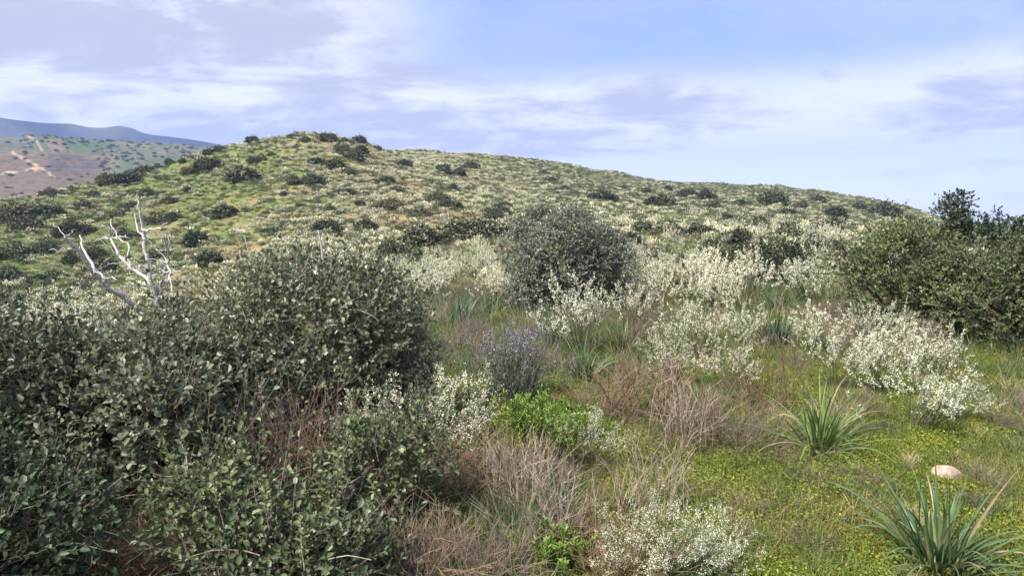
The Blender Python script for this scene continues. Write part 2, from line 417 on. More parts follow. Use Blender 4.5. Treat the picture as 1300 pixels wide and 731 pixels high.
# the terraced hillside across the valley: stepped vineyards, ploughed fields and tracks
def build_far_hill():
    pxs = np.linspace(-250, 400, 330); rs = np.linspace(430, 1250, 260)
    top = pchip([-330, -100, 0, 60, 110, 160, 200, 250, 300, 420], [180, 176, 176, 174, 178, 181, 183, 187, 193, 205], pxs)
    PX, RR = np.meshgrid(pxs, rs); TOP = np.tile(top, (len(rs), 1))
    t = (RR - 430) / (930 - 430)
    prof = np.where(t < 1, 0.10 + 0.90 * np.clip(t, 0, 1) ** 0.8, 1 - 0.25 * (t - 1))
    bot = 330
    py = bot + (TOP - bot) * prof
    az = np.arctan2((PX - 650) / FPX, 1.0)
    sl = np.array([[slope(p, q) for p, q in zip(a, b)] for a, b in zip(PX, py)])
    z = EYE + RR * sl
    x, y = RR * np.sin(az), RR * np.cos(az)
    z = z + (fbm(x * 0.01, y * 0.01, 4, 55) - 0.5) * 7
    n4 = fbm(x * 0.012, y * 0.012, 3, 66); n5 = fbm(x * 0.05, y * 0.05, 3, 67)
    # stepped terraces on the lower left
    ter = sstep(-PX, -165, -120) * sstep(-py, -260, -240) * sstep(py, 190, 200)
    step = 5.0; q = z / step; zt = (np.floor(q) + sstep(q - np.floor(q), 0.55, 0.95)) * step
    z = z * (1 - ter) + zt * ter
    c = np.stack([0.105 + 0 * n4, 0.105 + 0 * n4, 0.055 + 0 * n4], -1)
    def bl(c, col, w): return c * (1 - w[..., None]) + np.asarray(col) * w[..., None]
    c = bl(c, (0.075, 0.095, 0.045), sstep(n4, 0.45, 0.6) * 0.8)
    brown = ter * (0.75 + 0.25 * sstep(n5, 0.4, 0.6))
    c = bl(c, (0.19, 0.118, 0.075), np.clip(brown, 0, 1))
    c = bl(c, (0.105, 0.085, 0.055), ter * sstep((q - np.floor(q)), 0.5, 0.6) * 0.75)
    c = bl(c, (0.10, 0.105, 0.085), np.exp(-((PX - 30) / 40) ** 2 - ((py - 182) / 8) ** 2) * 0.9)
    c = bl(c, (0.21, 0.13, 0.09), (np.abs(PX - 78 - (py - 182) * 0.5) < 11) * (np.abs(py - 186) < 8) * 0.5)
    c = bl(c, (0.065, 0.100, 0.040), ((PX > 88) & (PX < 150) & (py > 174) & (py < 191)) * (0.35 + 0.4 * sstep(n5, 0.4, 0.6)))
    c = bl(c, (0.075, 0.070, 0.062), ((PX > 70) & (PX < 135) & (py > 193) & (py < 216)) * (np.sin(z * 1.9) > -0.2) * 0.75)
    c = bl(c, (0.055, 0.060, 0.045), ((PX > -60) & (PX < 150) & (py > 168) & (py < 176)) * sstep(n5, 0.45, 0.55) * 0.7)
    c = bl(c, (0.16, 0.15, 0.105), sstep(PX, 140, 190) * sstep(n5, 0.5, 0.62) * 0.7)
    def track(c, pts, w):
        d = np.full(PX.shape, 1e9)
        for (x0, y0), (x1, y1) in zip(pts[:-1], pts[1:]):
            L2 = (x1 - x0) ** 2 + (y1 - y0) ** 2
            tt = np.clip(((PX - x0) * (x1 - x0) + (py - y0) * (y1 - y0)) / L2, 0, 1)
            d = np.minimum(d, np.hypot(PX - x0 - tt * (x1 - x0), py - y0 - tt * (y1 - y0)))
        return bl(c, (0.36, 0.27, 0.16), np.clip(1.6 - d / w, 0, 1) * 0.9)
    c = track(c, [(25, 194), (58, 210), (76, 222)], 1.0)
    c = track(c, [(-40, 220), (0, 218), (40, 213), (60, 211)], 0.9)
    c = track(c, [(35, 168), (55, 180), (62, 192)], 0.9)
    V = np.stack([x, y, z], -1).reshape(-1, 3); n, m = PX.shape
    i = np.arange(n - 1)[:, None] * m; j = np.arange(m - 1)[None]
    F = np.stack([i + j, i + j + 1, i + m + j + 1, i + m + j], -1).reshape(-1, 4)
    mb = MB(); mb.add(V, F, c.reshape(-1, 3))
    obj('terraced_hill', mb.mesh('terraced_hill', M_FARHILL, True), kind='structure')
    return x, y, z, PX, py
FH = build_far_hill()

def build_mountains():
    pxs = np.linspace(-700, 2000, 500)
    crest = pchip([-700, -300, -100, 0, 40, 75, 100, 125, 140, 160, 175, 192, 240, 290, 350, 500, 700, 735, 800, 1000, 1230, 1300, 1450, 2000],
                  [170, 145, 146, 147, 152, 156, 157, 162, 162, 159.5, 162, 169, 175, 183, 190, 204, 211, 216, 228, 262, 281, 286, 289, 284], pxs)
    ts = np.linspace(0, 1, 40); RB, RT = 1900., 2600.
    T, PX = np.meshgrid(ts, pxs, indexing='ij'); CR = np.tile(crest, (len(ts), 1))
    rr = RB + T * 1030
    prof = np.where(T < 0.68, (T / 0.68) ** 0.85, 1 - 0.8 * ((T - 0.68) / 0.32))
    base = 300.0
    az = np.arctan2((PX - 650) / FPX, 1.0)
    zc = EYE + RT * np.array([slope(p, q) for p, q in zip(pxs, crest)])[None]
    zb = EYE + RB * slope(650, 305)
    z = zb + (zc - zb) * prof
    x, y = rr * np.sin(az), rr * np.cos(az)
    rel = np.clip((zc - zb) / 400, 0.05, 1)
    z = z + (fbm(x * 0.005, y * 0.005, 5, 88) - 0.5) * 70 * rel * (1 - np.exp(-((T - 0.68) / 0.1) ** 2) * 0.9)
    n = fbm(x * 0.002, y * 0.002, 4, 12)
    C = lerp((0.012, 0.018, 0.014), (0.065, 0.066, 0.045), sstep(fbm(x * 0.006, y * 0.006, 5, 13), 0.35, 0.65).ravel())
    nn, m = PX.shape; i = np.arange(nn - 1)[:, None] * m; j = np.arange(m - 1)[None]
    F = np.stack([i + j, i + j + 1, i + m + j + 1, i + m + j], -1).reshape(-1, 4)
    mb = MB(); mb.add(np.stack([x, y, z], -1), F, C)
    obj('mountains', mb.mesh('mountains', M_MOUNT, True), kind='structure')
build_mountains()

# ------------------------------------------------------------------ plant builders
def lobes_on(rng, c, rad, k, size=(0.28, 0.45), low=-0.25, core=0.78):
    """One core and k sub-lobes sitting on its surface: an uneven crown outline."""
    c, rad = np.asarray(c, float), np.asarray(rad, float)
    out = [np.concatenate([c, rad * core])]
    for i in range(k):
        u = nrm(rng.normal(0, 1, 3)); 
        while u[2] < low: u = nrm(rng.normal(0, 1, 3))
        s = rng.uniform(*size)
        out.append(np.concatenate([c + u * rad * (1 - s * 0.75), rad * s * rng.uniform(0.8, 1.2, 3)]))
    return np.array(out)
def crown(rng, mb, lobes, n, nleaf, L, W, ca, cb, twig=0.16, up=0.35, shell=0.35, twigs=None, zmin=0.03, keep=1.0, cc=None, under=-0.8, shoots=0.10, face=0.8):
    lobes = np.asarray(lobes); area = (lobes[:, 3] * lobes[:, 4] + lobes[:, 3] * lobes[:, 5]); pr = area / area.sum()
    k = rng.choice(len(lobes), n, p=pr); c, rad = lobes[k, :3], lobes[k, 3:]
    u = nrm(rng.normal(0, 1, (n, 3))); flip = (u[:, 2] < under); u[flip, 2] *= -1
    fac = 1 - shell * rng.random(n) ** 1.6
    P = c + u * rad * fac[:, None]; Nn = nrm(u / rad)
    q = ((P[:, None] - lobes[None, :, :3]) / lobes[None, :, 3:]); inside = (np.linalg.norm(q, axis=2) < 0.62).sum(1)
    ok = (inside == 0) & (P[:, 2] > zmin); P, Nn, k = P[ok], Nn[ok], k[ok]; n = len(P)
    T = nrm(Nn * 0.8 + [0, 0, up] + rng.normal(0, 0.45, (n, 3)))
    A = nrm(np.cross(T, rng.normal(0, 1, (n, 3)))); B = np.cross(T, A)
    tl = twig * rng.uniform(0.6, 1.4, n) * np.where(rng.random(n) < shoots, rng.uniform(1.8, 3.0, n), 1)
    sp = np.clip(rng.normal(0.5, 0.25, n) + (rng.random(len(lobes))[k] - 0.5) * 0.7, 0, 1)
    for j in range(nleaf):
        t = (j + 0.6) / nleaf; ph = 2.399 * j + rng.random(n) * 1.5
        rdl = A * np.cos(ph)[:, None] + B * np.sin(ph)[:, None]
        D = nrm(T * (0.35 + 0.5 * t) + rdl * (1.0 - 0.35 * t) + rng.normal(0, 0.15, (n, 3)) + [0, 0, 0.12])
        Nl = nrm(T * 0.5 + Nn * face + [0, 0, 0.45] + rng.normal(0, 0.4, (n, 3)))
        s = rng.uniform(0.55, 1.35, n)
        m = rng.random(n) < keep
        C = lerp(ca, cb, np.clip(sp * 0.7 + rng.random(n) * 0.45 - 0.1, 0, 1))
        if cc is not None:
            pale = (rng.random(n) < 0.10)[:, None]; C = np.where(pale, np.asarray(cc)[None], C)
        leaves(mb, (P + T * (tl * t)[:, None])[m], D[m], Nl[m], (L * s)[m], (W * s)[m], C[m])
    if twigs is not None:
        pts = np.stack([P - T * 0.05, P + T * tl[:, None] * 0.55, P + T * tl[:, None]], 1)
        tubes(twigs, pts, 0.0022, 0.0010, lerp((0.10, 0.08, 0.06), (0.22, 0.19, 0.15), rng.random(n)))
def limbs(rng, mb, base, targets, r0=0.03, r1=0.006, C=(0.13, 0.11, 0.09), K=6, spread=0.08):
    base = np.asarray(base, float); T = np.asarray(targets, float); n = len(T)
    b = base + rng.normal(0, spread, (n, 3)) * [1, 1, 0]
    t = np.linspace(0, 1, K)[None, :, None]
    ctrl = b + (T - b) * 0.45 + [0, 0, 0.25] * np.linalg.norm(T - b, axis=1, keepdims=True) * 0.6
    pts = (1 - t) ** 2 * b[:, None] + 2 * t * (1 - t) * ctrl[:, None] + t ** 2 * T[:, None]
    pts[:, 1:-1] += rng.normal(0, 0.02, (n, K - 2, 3))
    tubes(mb, pts, np.full(n, r0) * rng.uniform(0.6, 1.1, n), r1, C, 5)

OAK_D, OAK_L, OAK_P = (0.050, 0.070, 0.034), (0.225, 0.245, 0.140), (0.40, 0.42, 0.29)
def oak_bush(name, x, y, main, nl, n, nleaf, L, label, cat='bush', seed=1, ca=OAK_D, cb=OAK_L, cc=OAK_P, twig=0.16, W=0.62, group=None, extra=(), shell=0.4, lsize=(0.28, 0.45), up=0.35, low=-0.7):
    """Evergreen oak shrub: limbs, twigs and a crown of small oval leaves. main = list of (dx, dy, cz, rx, ry, rz)."""
    rng = np.random.default_rng(seed); z = hz(x, y)
    root = obj(name, None, None, (x, y, z), label=label, cat=cat, group=group)
    lb = np.concatenate([lobes_on(rng, m[:3], m[3:], nl, lsize, low, 0.70) for m in main] + ([np.asarray(extra, float)] if len(extra) else []))
    mb, tw = MB(), MB()
    crown(rng, mb, lb, n, nleaf, L, L * W, ca, cb, twig, up, shell, tw, cc=cc)
    obj('crown', mb.mesh('crown', M_LEAF), root)['kind'] = 'stuff'
    obj('twigs', tw.mesh('twigs', M_WOOD), root)['kind'] = 'stuff'
    nb = int(n * 0.035); kk = rng.integers(0, len(lb), nb); uu = nrm(rng.normal(0, 1, (nb, 3)) + [0, -0.3, 0.3])
    bt = grow(rng, lb[kk, :3] + uu * lb[kk, 3:] * 0.85, uu + rng.normal(0, 0.6, (nb, 3)), rng.uniform(0.12, 0.38, nb), 6, (0, 0, 0.02), 0.16)
    bw = MB(); tubes(bw, bt, 0.0035, 0.0012, lerp((0.16, 0.12, 0.09), (0.38, 0.33, 0.27), rng.random(nb)), 4)
    obj('bare_twigs', bw.mesh('bare_twigs', M_DEAD), root)['kind'] = 'stuff'
    tb = MB(); tg = lb[rng.choice(len(lb), min(len(lb), 26), replace=False), :3]
    cx, cy = np.mean([m[0] for m in main]), np.mean([m[1] for m in main])
    limbs(rng, tb, (cx, cy, -0.05), tg, 0.035)
    obj('trunk', tb.mesh('trunk', M_WOOD), root)
    return root
def rel(px, py_top, depth, x0, y0):
    p = point(px, py_top, depth); return p[0] - x0, p[1] - y0, p[2]

# ---- the oak thicket in the left foreground
x0, y0 = at_depth(395, 5.3)
big_oak = oak_bush('oak_bush', x0, y0, [(0.02, 0, 0.66, 0.90, 0.95, 0.70), (-0.95, -0.35, 0.42, 0.75, 0.8, 0.52), (0.48, 0.25, 0.40, 0.44, 0.6, 0.46)], 34, 5200, 9, 0.038,
    'big dark holm oak bush with grey-green leaves below the dead branches', seed=11, lsize=(0.17, 0.36))
x0, y0 = at_depth(150, 3.9)
oak_bush('oak_bush', x0, y0, [(0.1, 0.1, 0.42, 0.78, 0.62, 0.52), (-0.85, 0.15, 0.46, 0.7, 0.7, 0.54)], 28, 3400, 9, 0.041,
    'dark spreading oak bush at the photo edge in front of the dead tree', seed=12, ca=(0.048, 0.066, 0.032), cb=(0.240, 0.260, 0.155), cc=(0.36, 0.38, 0.27), lsize=(0.17, 0.36))
x0, y0 = at_depth(395, 3.25)
low_oak = oak_bush('oak_bush', x0, y0, [(-0.40, -0.12, 0.26, 0.30, 0.32, 0.32), (0.30, 0.25, 0.26, 0.30, 0.30, 0.36), (0.0, -0.35, 0.10, 0.26, 0.22, 0.22)], 13, 1150, 9, 0.031,
    'low fresh green oak shrub with rounded leaves in front of the dark thicket', seed=13, ca=(0.050, 0.078, 0.028), cb=(0.165, 0.20, 0.085), cc=(0.30, 0.33, 0.19))
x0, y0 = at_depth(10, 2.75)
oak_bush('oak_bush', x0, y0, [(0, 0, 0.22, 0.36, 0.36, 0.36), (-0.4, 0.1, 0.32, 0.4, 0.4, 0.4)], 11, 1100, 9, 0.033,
    'shaded oak shrub in the bottom corner with dead stems beside it', seed=18, ca=(0.024, 0.042, 0.020), cb=(0.075, 0.105, 0.05), cc=(0.17, 0.21, 0.12))  # leaf colours darkened so the shade of this corner sits in the colour
x0, y0 = at_depth(335, 2.75)
oak_bush('oak_bush', x0, y0, [(0, 0, 0.14, 0.30, 0.24, 0.26), (0.3, 0.05, 0.12, 0.24, 0.22, 0.24)], 9, 620, 9, 0.031,
    'ankle-high oak sprigs with pale round leaves at the bottom edge', seed=19, ca=(0.042, 0.068, 0.028), cb=(0.12, 0.155, 0.07), cc=(0.24, 0.28, 0.16))
# lit sprigs that stand out of the low shrub, each leaf big enough to pick out
def sprigs(bush, spots, seed):
    rng = np.random.default_rng(seed); base = np.array(bush.location)
    for px, py, depth, L in spots:
        tip = point(px, py, depth) - base; d = nrm(np.array([rng.normal(0, 0.35), rng.normal(-0.25, 0.2), 1.0])); foot = tip - d * L
        P = grow(rng, foot[None], d[None], [L], 7, (0, 0, 0), 0.07); mb = MB()
        tubes(mb, P, 0.0035, 0.0015, (0.24, 0.21, 0.15), 5); sp = obj('sprig', mb.mesh('sprig', M_WOOD, True), bush)
        for k in range(13):
            t = 0.30 + 0.70 * k / 12; f = t * 5.999; i = int(f); q = P[0, i] * (1 - f + i) + P[0, i + 1] * (f - i)
            a = 2.4 * k + rng.uniform(-0.4, 0.4); dr = nrm(np.array([math.cos(a), math.sin(a), 0.25 + 0.9 * (t > 0.95)]) + d * 0.3)
            lm = MB(); l = 0.036 * rng.uniform(0.75, 1.2)
            leaves(lm, q[None], dr[None], nrm(np.array([0, 0, 1.0]) + d * 0.6 + rng.normal(0, 0.25, 3))[None], [l], [l * 0.62], lerp((0.10, 0.135, 0.045), (0.25, 0.28, 0.13), rng.random(1)))
            obj('leaf', lm.mesh('leaf', M_LEAF), sp)
sprigs(low_oak, [(318, 575, 2.75, 0.26), (290, 592, 2.7, 0.24), (265, 605, 2.75, 0.24), (335, 610, 2.6, 0.22), (402, 590, 2.8, 0.22), (436, 575, 2.9, 0.22), (425, 640, 2.7, 0.2), (470, 610, 2.9, 0.2), (215, 640, 2.45, 0.25), (375, 660, 2.55, 0.2)], 29)
# ---- the round grey-green bush in the middle
x0, y0 = at_depth(716, 12.6)
oak_bush('oak_bush', x0, y0, [(-0.15, 0, 0.90, 1.05, 1.0, 1.02), (0.70, 0.1, 0.68, 0.60, 0.75, 0.88), (-0.5, -0.2, 0.45, 0.7, 0.7, 0.6)], 24, 8200, 8, 0.040,
    'round dense grey-green oak bush standing alone in the middle', seed=14, ca=(0.12, 0.135, 0.095), cb=(0.30, 0.32, 0.24), cc=(0.40, 0.42, 0.34), lsize=(0.16, 0.42), shell=0.22, twig=0.12)
# ---- the tall thicket on the right
x0, y0 = at_depth(1140, 9.8)
oak_bush('oak_bush', x0, y0, [(-0.1, 0, 0.72, 0.92, 0.9, 0.80), (0.55, 0.3, 0.80, 0.7, 0.8, 0.80)], 20, 4200, 8, 0.042,
    'broad dark green oak bush behind the white flowering broom patch', seed=15, ca=(0.042, 0.066, 0.024), cb=(0.170, 0.210, 0.080), lsize=(0.2, 0.42), cc=(0.19, 0.22, 0.10))
x0, y0 = at_depth(1275, 8.8)
oak_bush('oak_bush', x0, y0, [(0, 0, 0.60, 0.85, 0.8, 0.72), (1.0, 0.2, 0.62, 0.8, 0.9, 0.78)], 20, 4200, 8, 0.042,
    'dark leafy oak bush reaching low to the grass at the far right edge', seed=16, ca=(0.040, 0.064, 0.024), cb=(0.165, 0.205, 0.078), lsize=(0.2, 0.42), cc=(0.18, 0.21, 0.10))
def sapling(px, py_top, depth, h, w, n, label, seed):
    rng = np.random.default_rng(seed); x, y = at_depth(px, depth); z = hz(x, y); H = point(px, py_top, depth)[2] - z
    root = obj('sapling', None, None, (x, y, z), label=label, cat='sapling', group='slender saplings rising out of the thicket')
    mb, tw, tb = MB(), MB(), MB()
    stem = grow(rng, np.array([[0, 0, -0.05]]), np.array([[0.02, 0, 1.]]), [H], 9, (0, 0, 0.05), 0.05)
    tubes(tb, stem, 0.022, 0.004, (0.14, 0.12, 0.09), 6)
    lb = []
    for t in np.linspace(1 - h / H, 0.99, n):
        p = stem[0][int(t * 8)]; a = rng.uniform(0, 6.28); k = w * (1.12 - t) ** 0.5 * rng.uniform(0.35, 1)
        lb.append((p[0] + math.cos(a) * k, p[1] + math.sin(a) * k, H * t, 0.07 + 0.3 * k * 0.6, 0.07 + 0.3 * k * 0.6, 0.06 + 0.12 * k))
    lb = np.array(lb)
    crown(rng, mb, lb, n * 26, 7, 0.04, 0.026, (0.03, 0.05, 0.022), (0.085, 0.115, 0.05), 0.10, 0.4, 0.7, tw)
    limbs(rng, tb, stem[0][4], lb[:, :3], 0.008, 0.003)
    obj('crown', mb.mesh('crown', M_LEAF), root)['kind'] = 'stuff'
    obj('twigs', tw.mesh('twigs', M_WOOD), root)['kind'] = 'stuff'
    obj('trunk', tb.mesh('trunk', M_WOOD), root)
sapling(1208, 252, 10.2, 0.75, 0.42, 26, 'slender sapling with open leafy top rising highest above the oak bushes', 21)
sapling(1262, 276, 10.6, 0.5, 0.25, 10, 'thin wispy sapling just beside the tallest sapling on the skyline', 22)
sapling(1292, 282, 10.4, 0.5, 0.3, 12, 'small sapling poking above the oak bush at the photo edge', 23)
x0, y0 = at_depth(965, 17.5)
oak_bush('oak_bush', x0, y0, [(0, 0, 0.6, 1.0, 0.8, 0.66), (0.9, 0.3, 0.5, 0.7, 0.7, 0.6)], 14, 2000, 7, 0.055,
    'dark low oak bush between the white brooms and the tall thicket', seed=17, ca=(0.026, 0.042, 0.018), cb=(0.075, 0.10, 0.04))

# ---- dead tree
def dead_tree():
    rng = np.random.default_rng(5); D0 = 6.1
    x, y = at_depth(212, D0); z = hz(x, y)
    root = obj('dead_tree', None, None, (x, y, z), label='bare dead tree with bleached grey branches above the oak thicket', cat='dead tree')
    def br(name, pts, w0, w1, dd=(0, 0), sides=7, parent=None):
        P = np.array([point(a, b, D0 + dd[0] + (dd[1] - dd[0]) * i / (len(pts) - 1)) - [x, y, z] for i, (a, b) in enumerate(pts)])
        K = len(pts) * 3; t = np.arange(len(pts)); ti = np.linspace(0, len(pts) - 1, K)
        Q = np.stack([pchip(t, P[:, c], ti) for c in range(3)], 1)
        Q[1:-1] += rng.normal(0, 0.008, (K - 2, 3))
        mb = MB(); C = lerp((0.34, 0.31, 0.28), (0.58, 0.55, 0.51), rng.random(1))
        k = D0 / FPX / 2
        tubes(mb, Q[None], w0 * k * 0.62, w1 * k * 0.66, C[0], sides); return obj(name, mb.mesh(name, M_DEAD, True), parent or root)
    br('trunk', [(214, 520), (210, 470), (205, 420), (200, 385), (192, 355), (188, 330), (183, 310), (180, 285), (177, 262), (174, 246)], 14, 3)
    A = [(205, 425), (185, 400), (160, 380), (137, 366), (120, 346), (100, 322), (83, 302)]
    bA = br('branch', A, 12, 6, (0, -0.7))
    br('branch', [(121, 347), (108, 320), (101, 299)], 6, 2.5, (-0.5, -0.3))
    br('branch', [(118, 342), (134, 352), (148, 356)], 4, 2, (-0.5, -0.8))
    br('branch', [(90, 316), (76, 317), (62, 318)], 2, 1, (-0.65, -0.7))
    br('branch', [(183, 305), (174, 290), (171, 272)], 4, 2, (0, 0.3))
    br('branch', [(182, 292), (200, 290), (213, 283)], 4, 1.5, (0, -0.3))
    C = [(195, 362), (178, 348), (164, 338), (152, 324), (140, 302)]
    bC = br('branch', C, 7, 4, (0, 0.5))
    br('branch', [(158, 331), (164, 318), (157, 305), (144, 294), (141, 278)], 5, 2.5, (0.35, 0.7))
    Dd = [(206, 410), (205, 376), (207, 356), (209, 345), (214, 332), (213, 318), (208, 302)]
    bD = br('branch', Dd, 7, 2.5, (0, -0.4))
    br('branch', [(209, 346), (228, 342), (243, 332)], 3, 1.2, (-0.25, -0.5))
    br('branch', [(213, 337), (216, 350), (218, 370)], 4, 2, (-0.3, -0.5))
    br('branch', [(204, 366), (186, 363), (168, 362)], 4, 2, (0, -0.4))
    br('branch', [(171, 388), (182, 378), (200, 366), (214, 352)], 3, 1.5, (-0.3, 0.2))
    for i in range(84):
        src = [A, C, Dd][i % 3]; a = src[rng.integers(1, len(src))]
        e = (a[0] + rng.uniform(-30, 30), a[1] - rng.uniform(-8, 30)); m_ = ((a[0] + e[0]) / 2 + rng.uniform(-4, 4), (a[1] + e[1]) / 2 + rng.uniform(-4, 4))
        d0 = {0: -0.35, 1: 0.25, 2: -0.2}[i % 3]
        br('twig', [a, m_, e], 2.0, 0.8, (d0, d0 + rng.uniform(-0.3, 0.3)), 4, [bA, bC, bD][i % 3])
dead_tree()
# dead sticks that poke out of the crown of the big oak bush
for pts, w in (([(412, 345), (408, 312), (404, 292)], 4), ([(432, 348), (430, 330), (433, 318)], 3.5), ([(446, 352), (455, 335), (463, 321)], 4), ([(330, 360), (318, 330), (310, 298)], 2)):
    P = np.array([point(a, b, 5.5) - np.array(big_oak.location) for a, b in pts]); mb = MB()
    base = P[0] + [0, 0.05, -0.35]; P = np.concatenate([[base], P])
    tubes(mb, P[None], w * 0.0035, w * 0.0018, (0.42, 0.39, 0.35), 6); obj('dead_branch', mb.mesh('dead_branch', M_DEAD, True), big_oak)

# ------------------------------------------------------------------ white broom
def broom_parts(seed, stems=42, twigs=8, fl=14, fsize=0.016, spread=0.75, h=1.0, bloom=1.0, droop=-0.02, green=0.5, cream=0.3):
    """Returns (stem mesh, blossom mesh) of a broom about 1 m tall."""
    rng = np.random.default_rng(seed); st, bl = MB(), MB()
    # stems lean in bunches so that the outline breaks into separate sprays
    nb = 9; bd = nrm(np.stack([rng.normal(0, spread, nb), rng.normal(0, spread, nb), np.full(nb, 1.0)], 1)); bh = rng.uniform(0.7, 1.08, nb)
    k = rng.integers(0, nb, stems)
    D = nrm(bd[k] + rng.normal(0, 0.20, (stems, 3)))
    L = h * bh[k] * rng.uniform(0.8, 1.12, stems)
    P = rng.normal(0, 0.06, (stems, 3)) * [1, 1, 0] - [0, 0, 0.04]
    S = grow(rng, P, D, L, 7, (0, 0, 0.07), 0.07)
    sc = lerp((0.115, 0.085, 0.060), (0.085, 0.095, 0.050), rng.random(stems) * green * 2)
    tubes(st, S, 0.006, 0.0018, sc)
    n = stems * twigs; si = np.repeat(np.arange(stems), twigs); t = rng.uniform(0.38, 1.0, n) ** 0.6
    f = t * 6; i = np.minimum(f.astype(int), 5); u = (f - i)[:, None]
    p = S[si, i] * (1 - u) + S[si, i + 1] * u; d = nrm(S[si, i + 1] - S[si, i])
    TW = grow(rng, p, nrm(d + rng.normal(0, 0.42, (n, 3)) + [0, 0, 0.25]), rng.uniform(0.07, 0.18, n) * h, 4, (0, 0, droop), 0.10)
    tubes(st, TW, 0.0022, 0.0012, lerp((0.10, 0.105, 0.045), (0.14, 0.18, 0.06), rng.random(n) * green * 2))
    m = n * fl; ti = np.repeat(np.arange(n), fl); tt = 1.02 * rng.random(m) ** 0.6
    blo = (rng.random(n) < bloom)[ti] & (rng.random(m) < 0.88)
    f = np.clip(tt, 0, 0.999) * 3; i = f.astype(int); u = (f - i)[:, None]
    q = TW[ti, i] * (1 - u) + TW[ti, i + 1] * u + rng.normal(0, 0.010, (m, 3))
    tint = np.repeat(rng.random(n), fl)
    C = lerp((0.88, 0.85, 0.70), (0.82, 0.79, 0.48), np.clip(tint * cream * 2 + rng.normal(0, 0.12, m), 0, 1))
    petals(bl, rng, q[blo], fsize, C[blo])
    # the scaly green bracts and leaves between the blossoms
    q2 = q[~blo]
    if len(q2): petals(st, rng, q2, fsize * 0.8, lerp((0.11, 0.13, 0.06), (0.17, 0.19, 0.09), rng.random(len(q2))))
    return st.mesh('stems', M_STEM), bl.mesh('blossoms', M_FLOWER)
B_DENSE = [broom_parts(100 + i, 44, 8, 19, 0.016, 0.48, green=0.8, bloom=0.74) for i in range(4)]
B_OPEN = [broom_parts(120 + i, 46, 9, 13, 0.014, 0.70, bloom=0.78, green=0.6) for i in range(3)]
B_LOW = [broom_parts(130 + i, 60, 10, 14, 0.012, 1.1, bloom=0.85, green=0.7) for i in range(2)]
def broom(proto, px, py, h, label, rz=None, wide=1.0, group='white flowering brooms around the clearing', name='broom_shrub'):
    """px, py: where its foot stands; h: height in metres."""
    x, y, r = ground_at(px, py)
    root = obj(name, None, None, (x, y, hz(x, y)), rz if rz is not None else random.uniform(0, 6.28), (h * (0.45 + 0.34 * wide), h * (0.45 + 0.34 * wide), h * 0.86), label, 'broom', group)
    for nm, me in zip(('stems', 'blossoms'), proto): obj(nm, me, root)['kind'] = 'stuff'
    return root
D, O, LW = B_DENSE, B_OPEN, B_LOW
broom(D[0], 737, 452, 1.15, 'upright white broom in full flower just right of the lavender bush')
broom(D[1], 800, 418, 0.95, 'white broom at the lower right foot of the round oak bush', wide=1.1)
broom(D[2], 842, 378, 1.5, 'tall pale white broom close behind the round oak bush, right side', wide=0.9)
broom(D[3], 912, 402, 1.05, 'white broom with brown twigs showing in the middle of the broom drift', wide=1.1)
broom(D[1], 893, 458, 0.98, 'greenish white broom above the brown mat of dead twigs', wide=1.2)
broom(O[0], 858, 492, 0.85, 'sparse yellowish broom among pinkish dry stems', wide=1.2)
broom(D[0], 922, 500, 0.60, 'short white broom beside the grey-brown dead twigs', wide=1.2)
broom(D[2], 948, 440, 0.75, 'small white broom at the edge of the green strap leaves')
broom(D[3], 1030, 392, 1.4, 'cream white broom against the dark oak thicket', wide=1.15)
broom(D[0], 1042, 455, 0.80, 'outermost broom of the big white patch, next to the strap-leaved plant', wide=1.2)
broom(D[1], 1100, 440, 0.75, 'white broom at the back of the big white patch below the oaks', wide=1.1)
broom(D[2], 1146, 440, 0.65, 'small broom between the white patch and bare dead twigs', wide=1.2)
broom(D[3], 1066, 496, 0.75, 'bright white broom at the front corner of the white patch', wide=1.25)
broom(D[0], 1112, 502, 0.85, 'largest broom in the centre of the white patch', wide=1.2)
broom(D[1], 1178, 482, 0.72, 'broom on the thicket side of the white patch', wide=1.3)
broom(D[2], 1168, 545, 0.72, 'front broom of the white patch spilling over the grass', wide=1.45)
broom(D[0], 1212, 535, 0.45, 'low broom tuft trailing from the white patch onto the grass', wide=1.5)
broom(O[1], 525, 590, 0.85, 'sparse white broom with speckled flowers beside the oak thicket', wide=1.15)
broom(O[2], 580, 560, 0.72, 'thin flowering broom left of the bright green shrub', wide=1.1)
broom(O[0], 475, 600, 0.70, 'broom with few flowers tucked against the low oak shrub', wide=1.1)
broom(O[1], 738, 590, 0.50, 'small broom sprig right of the bright green shrub', wide=1.0)
broom(LW[0], 812, 735, 0.50, 'low spreading broom dotted with tiny white flowers at the bottom', wide=1.15)
broom(LW[1], 872, 728, 0.46, 'dense end of the low white broom beside the mossy grass', wide=1.0)
broom(D[2], 480, 372, 1.2, 'bright white broom top just behind the big dark oak bush', wide=1.3)
broom(D[1], 18, 470, 1.15, 'white broom at the extreme edge behind the dark thicket', wide=1.3)
broom(D[3], 70, 480, 1.15, 'pale broom between the photo edge and the dead tree', wide=1.3)
broom(O[2], 120, 492, 1.15, 'faded broom tangled at the foot of the dead tree', wide=1.3)
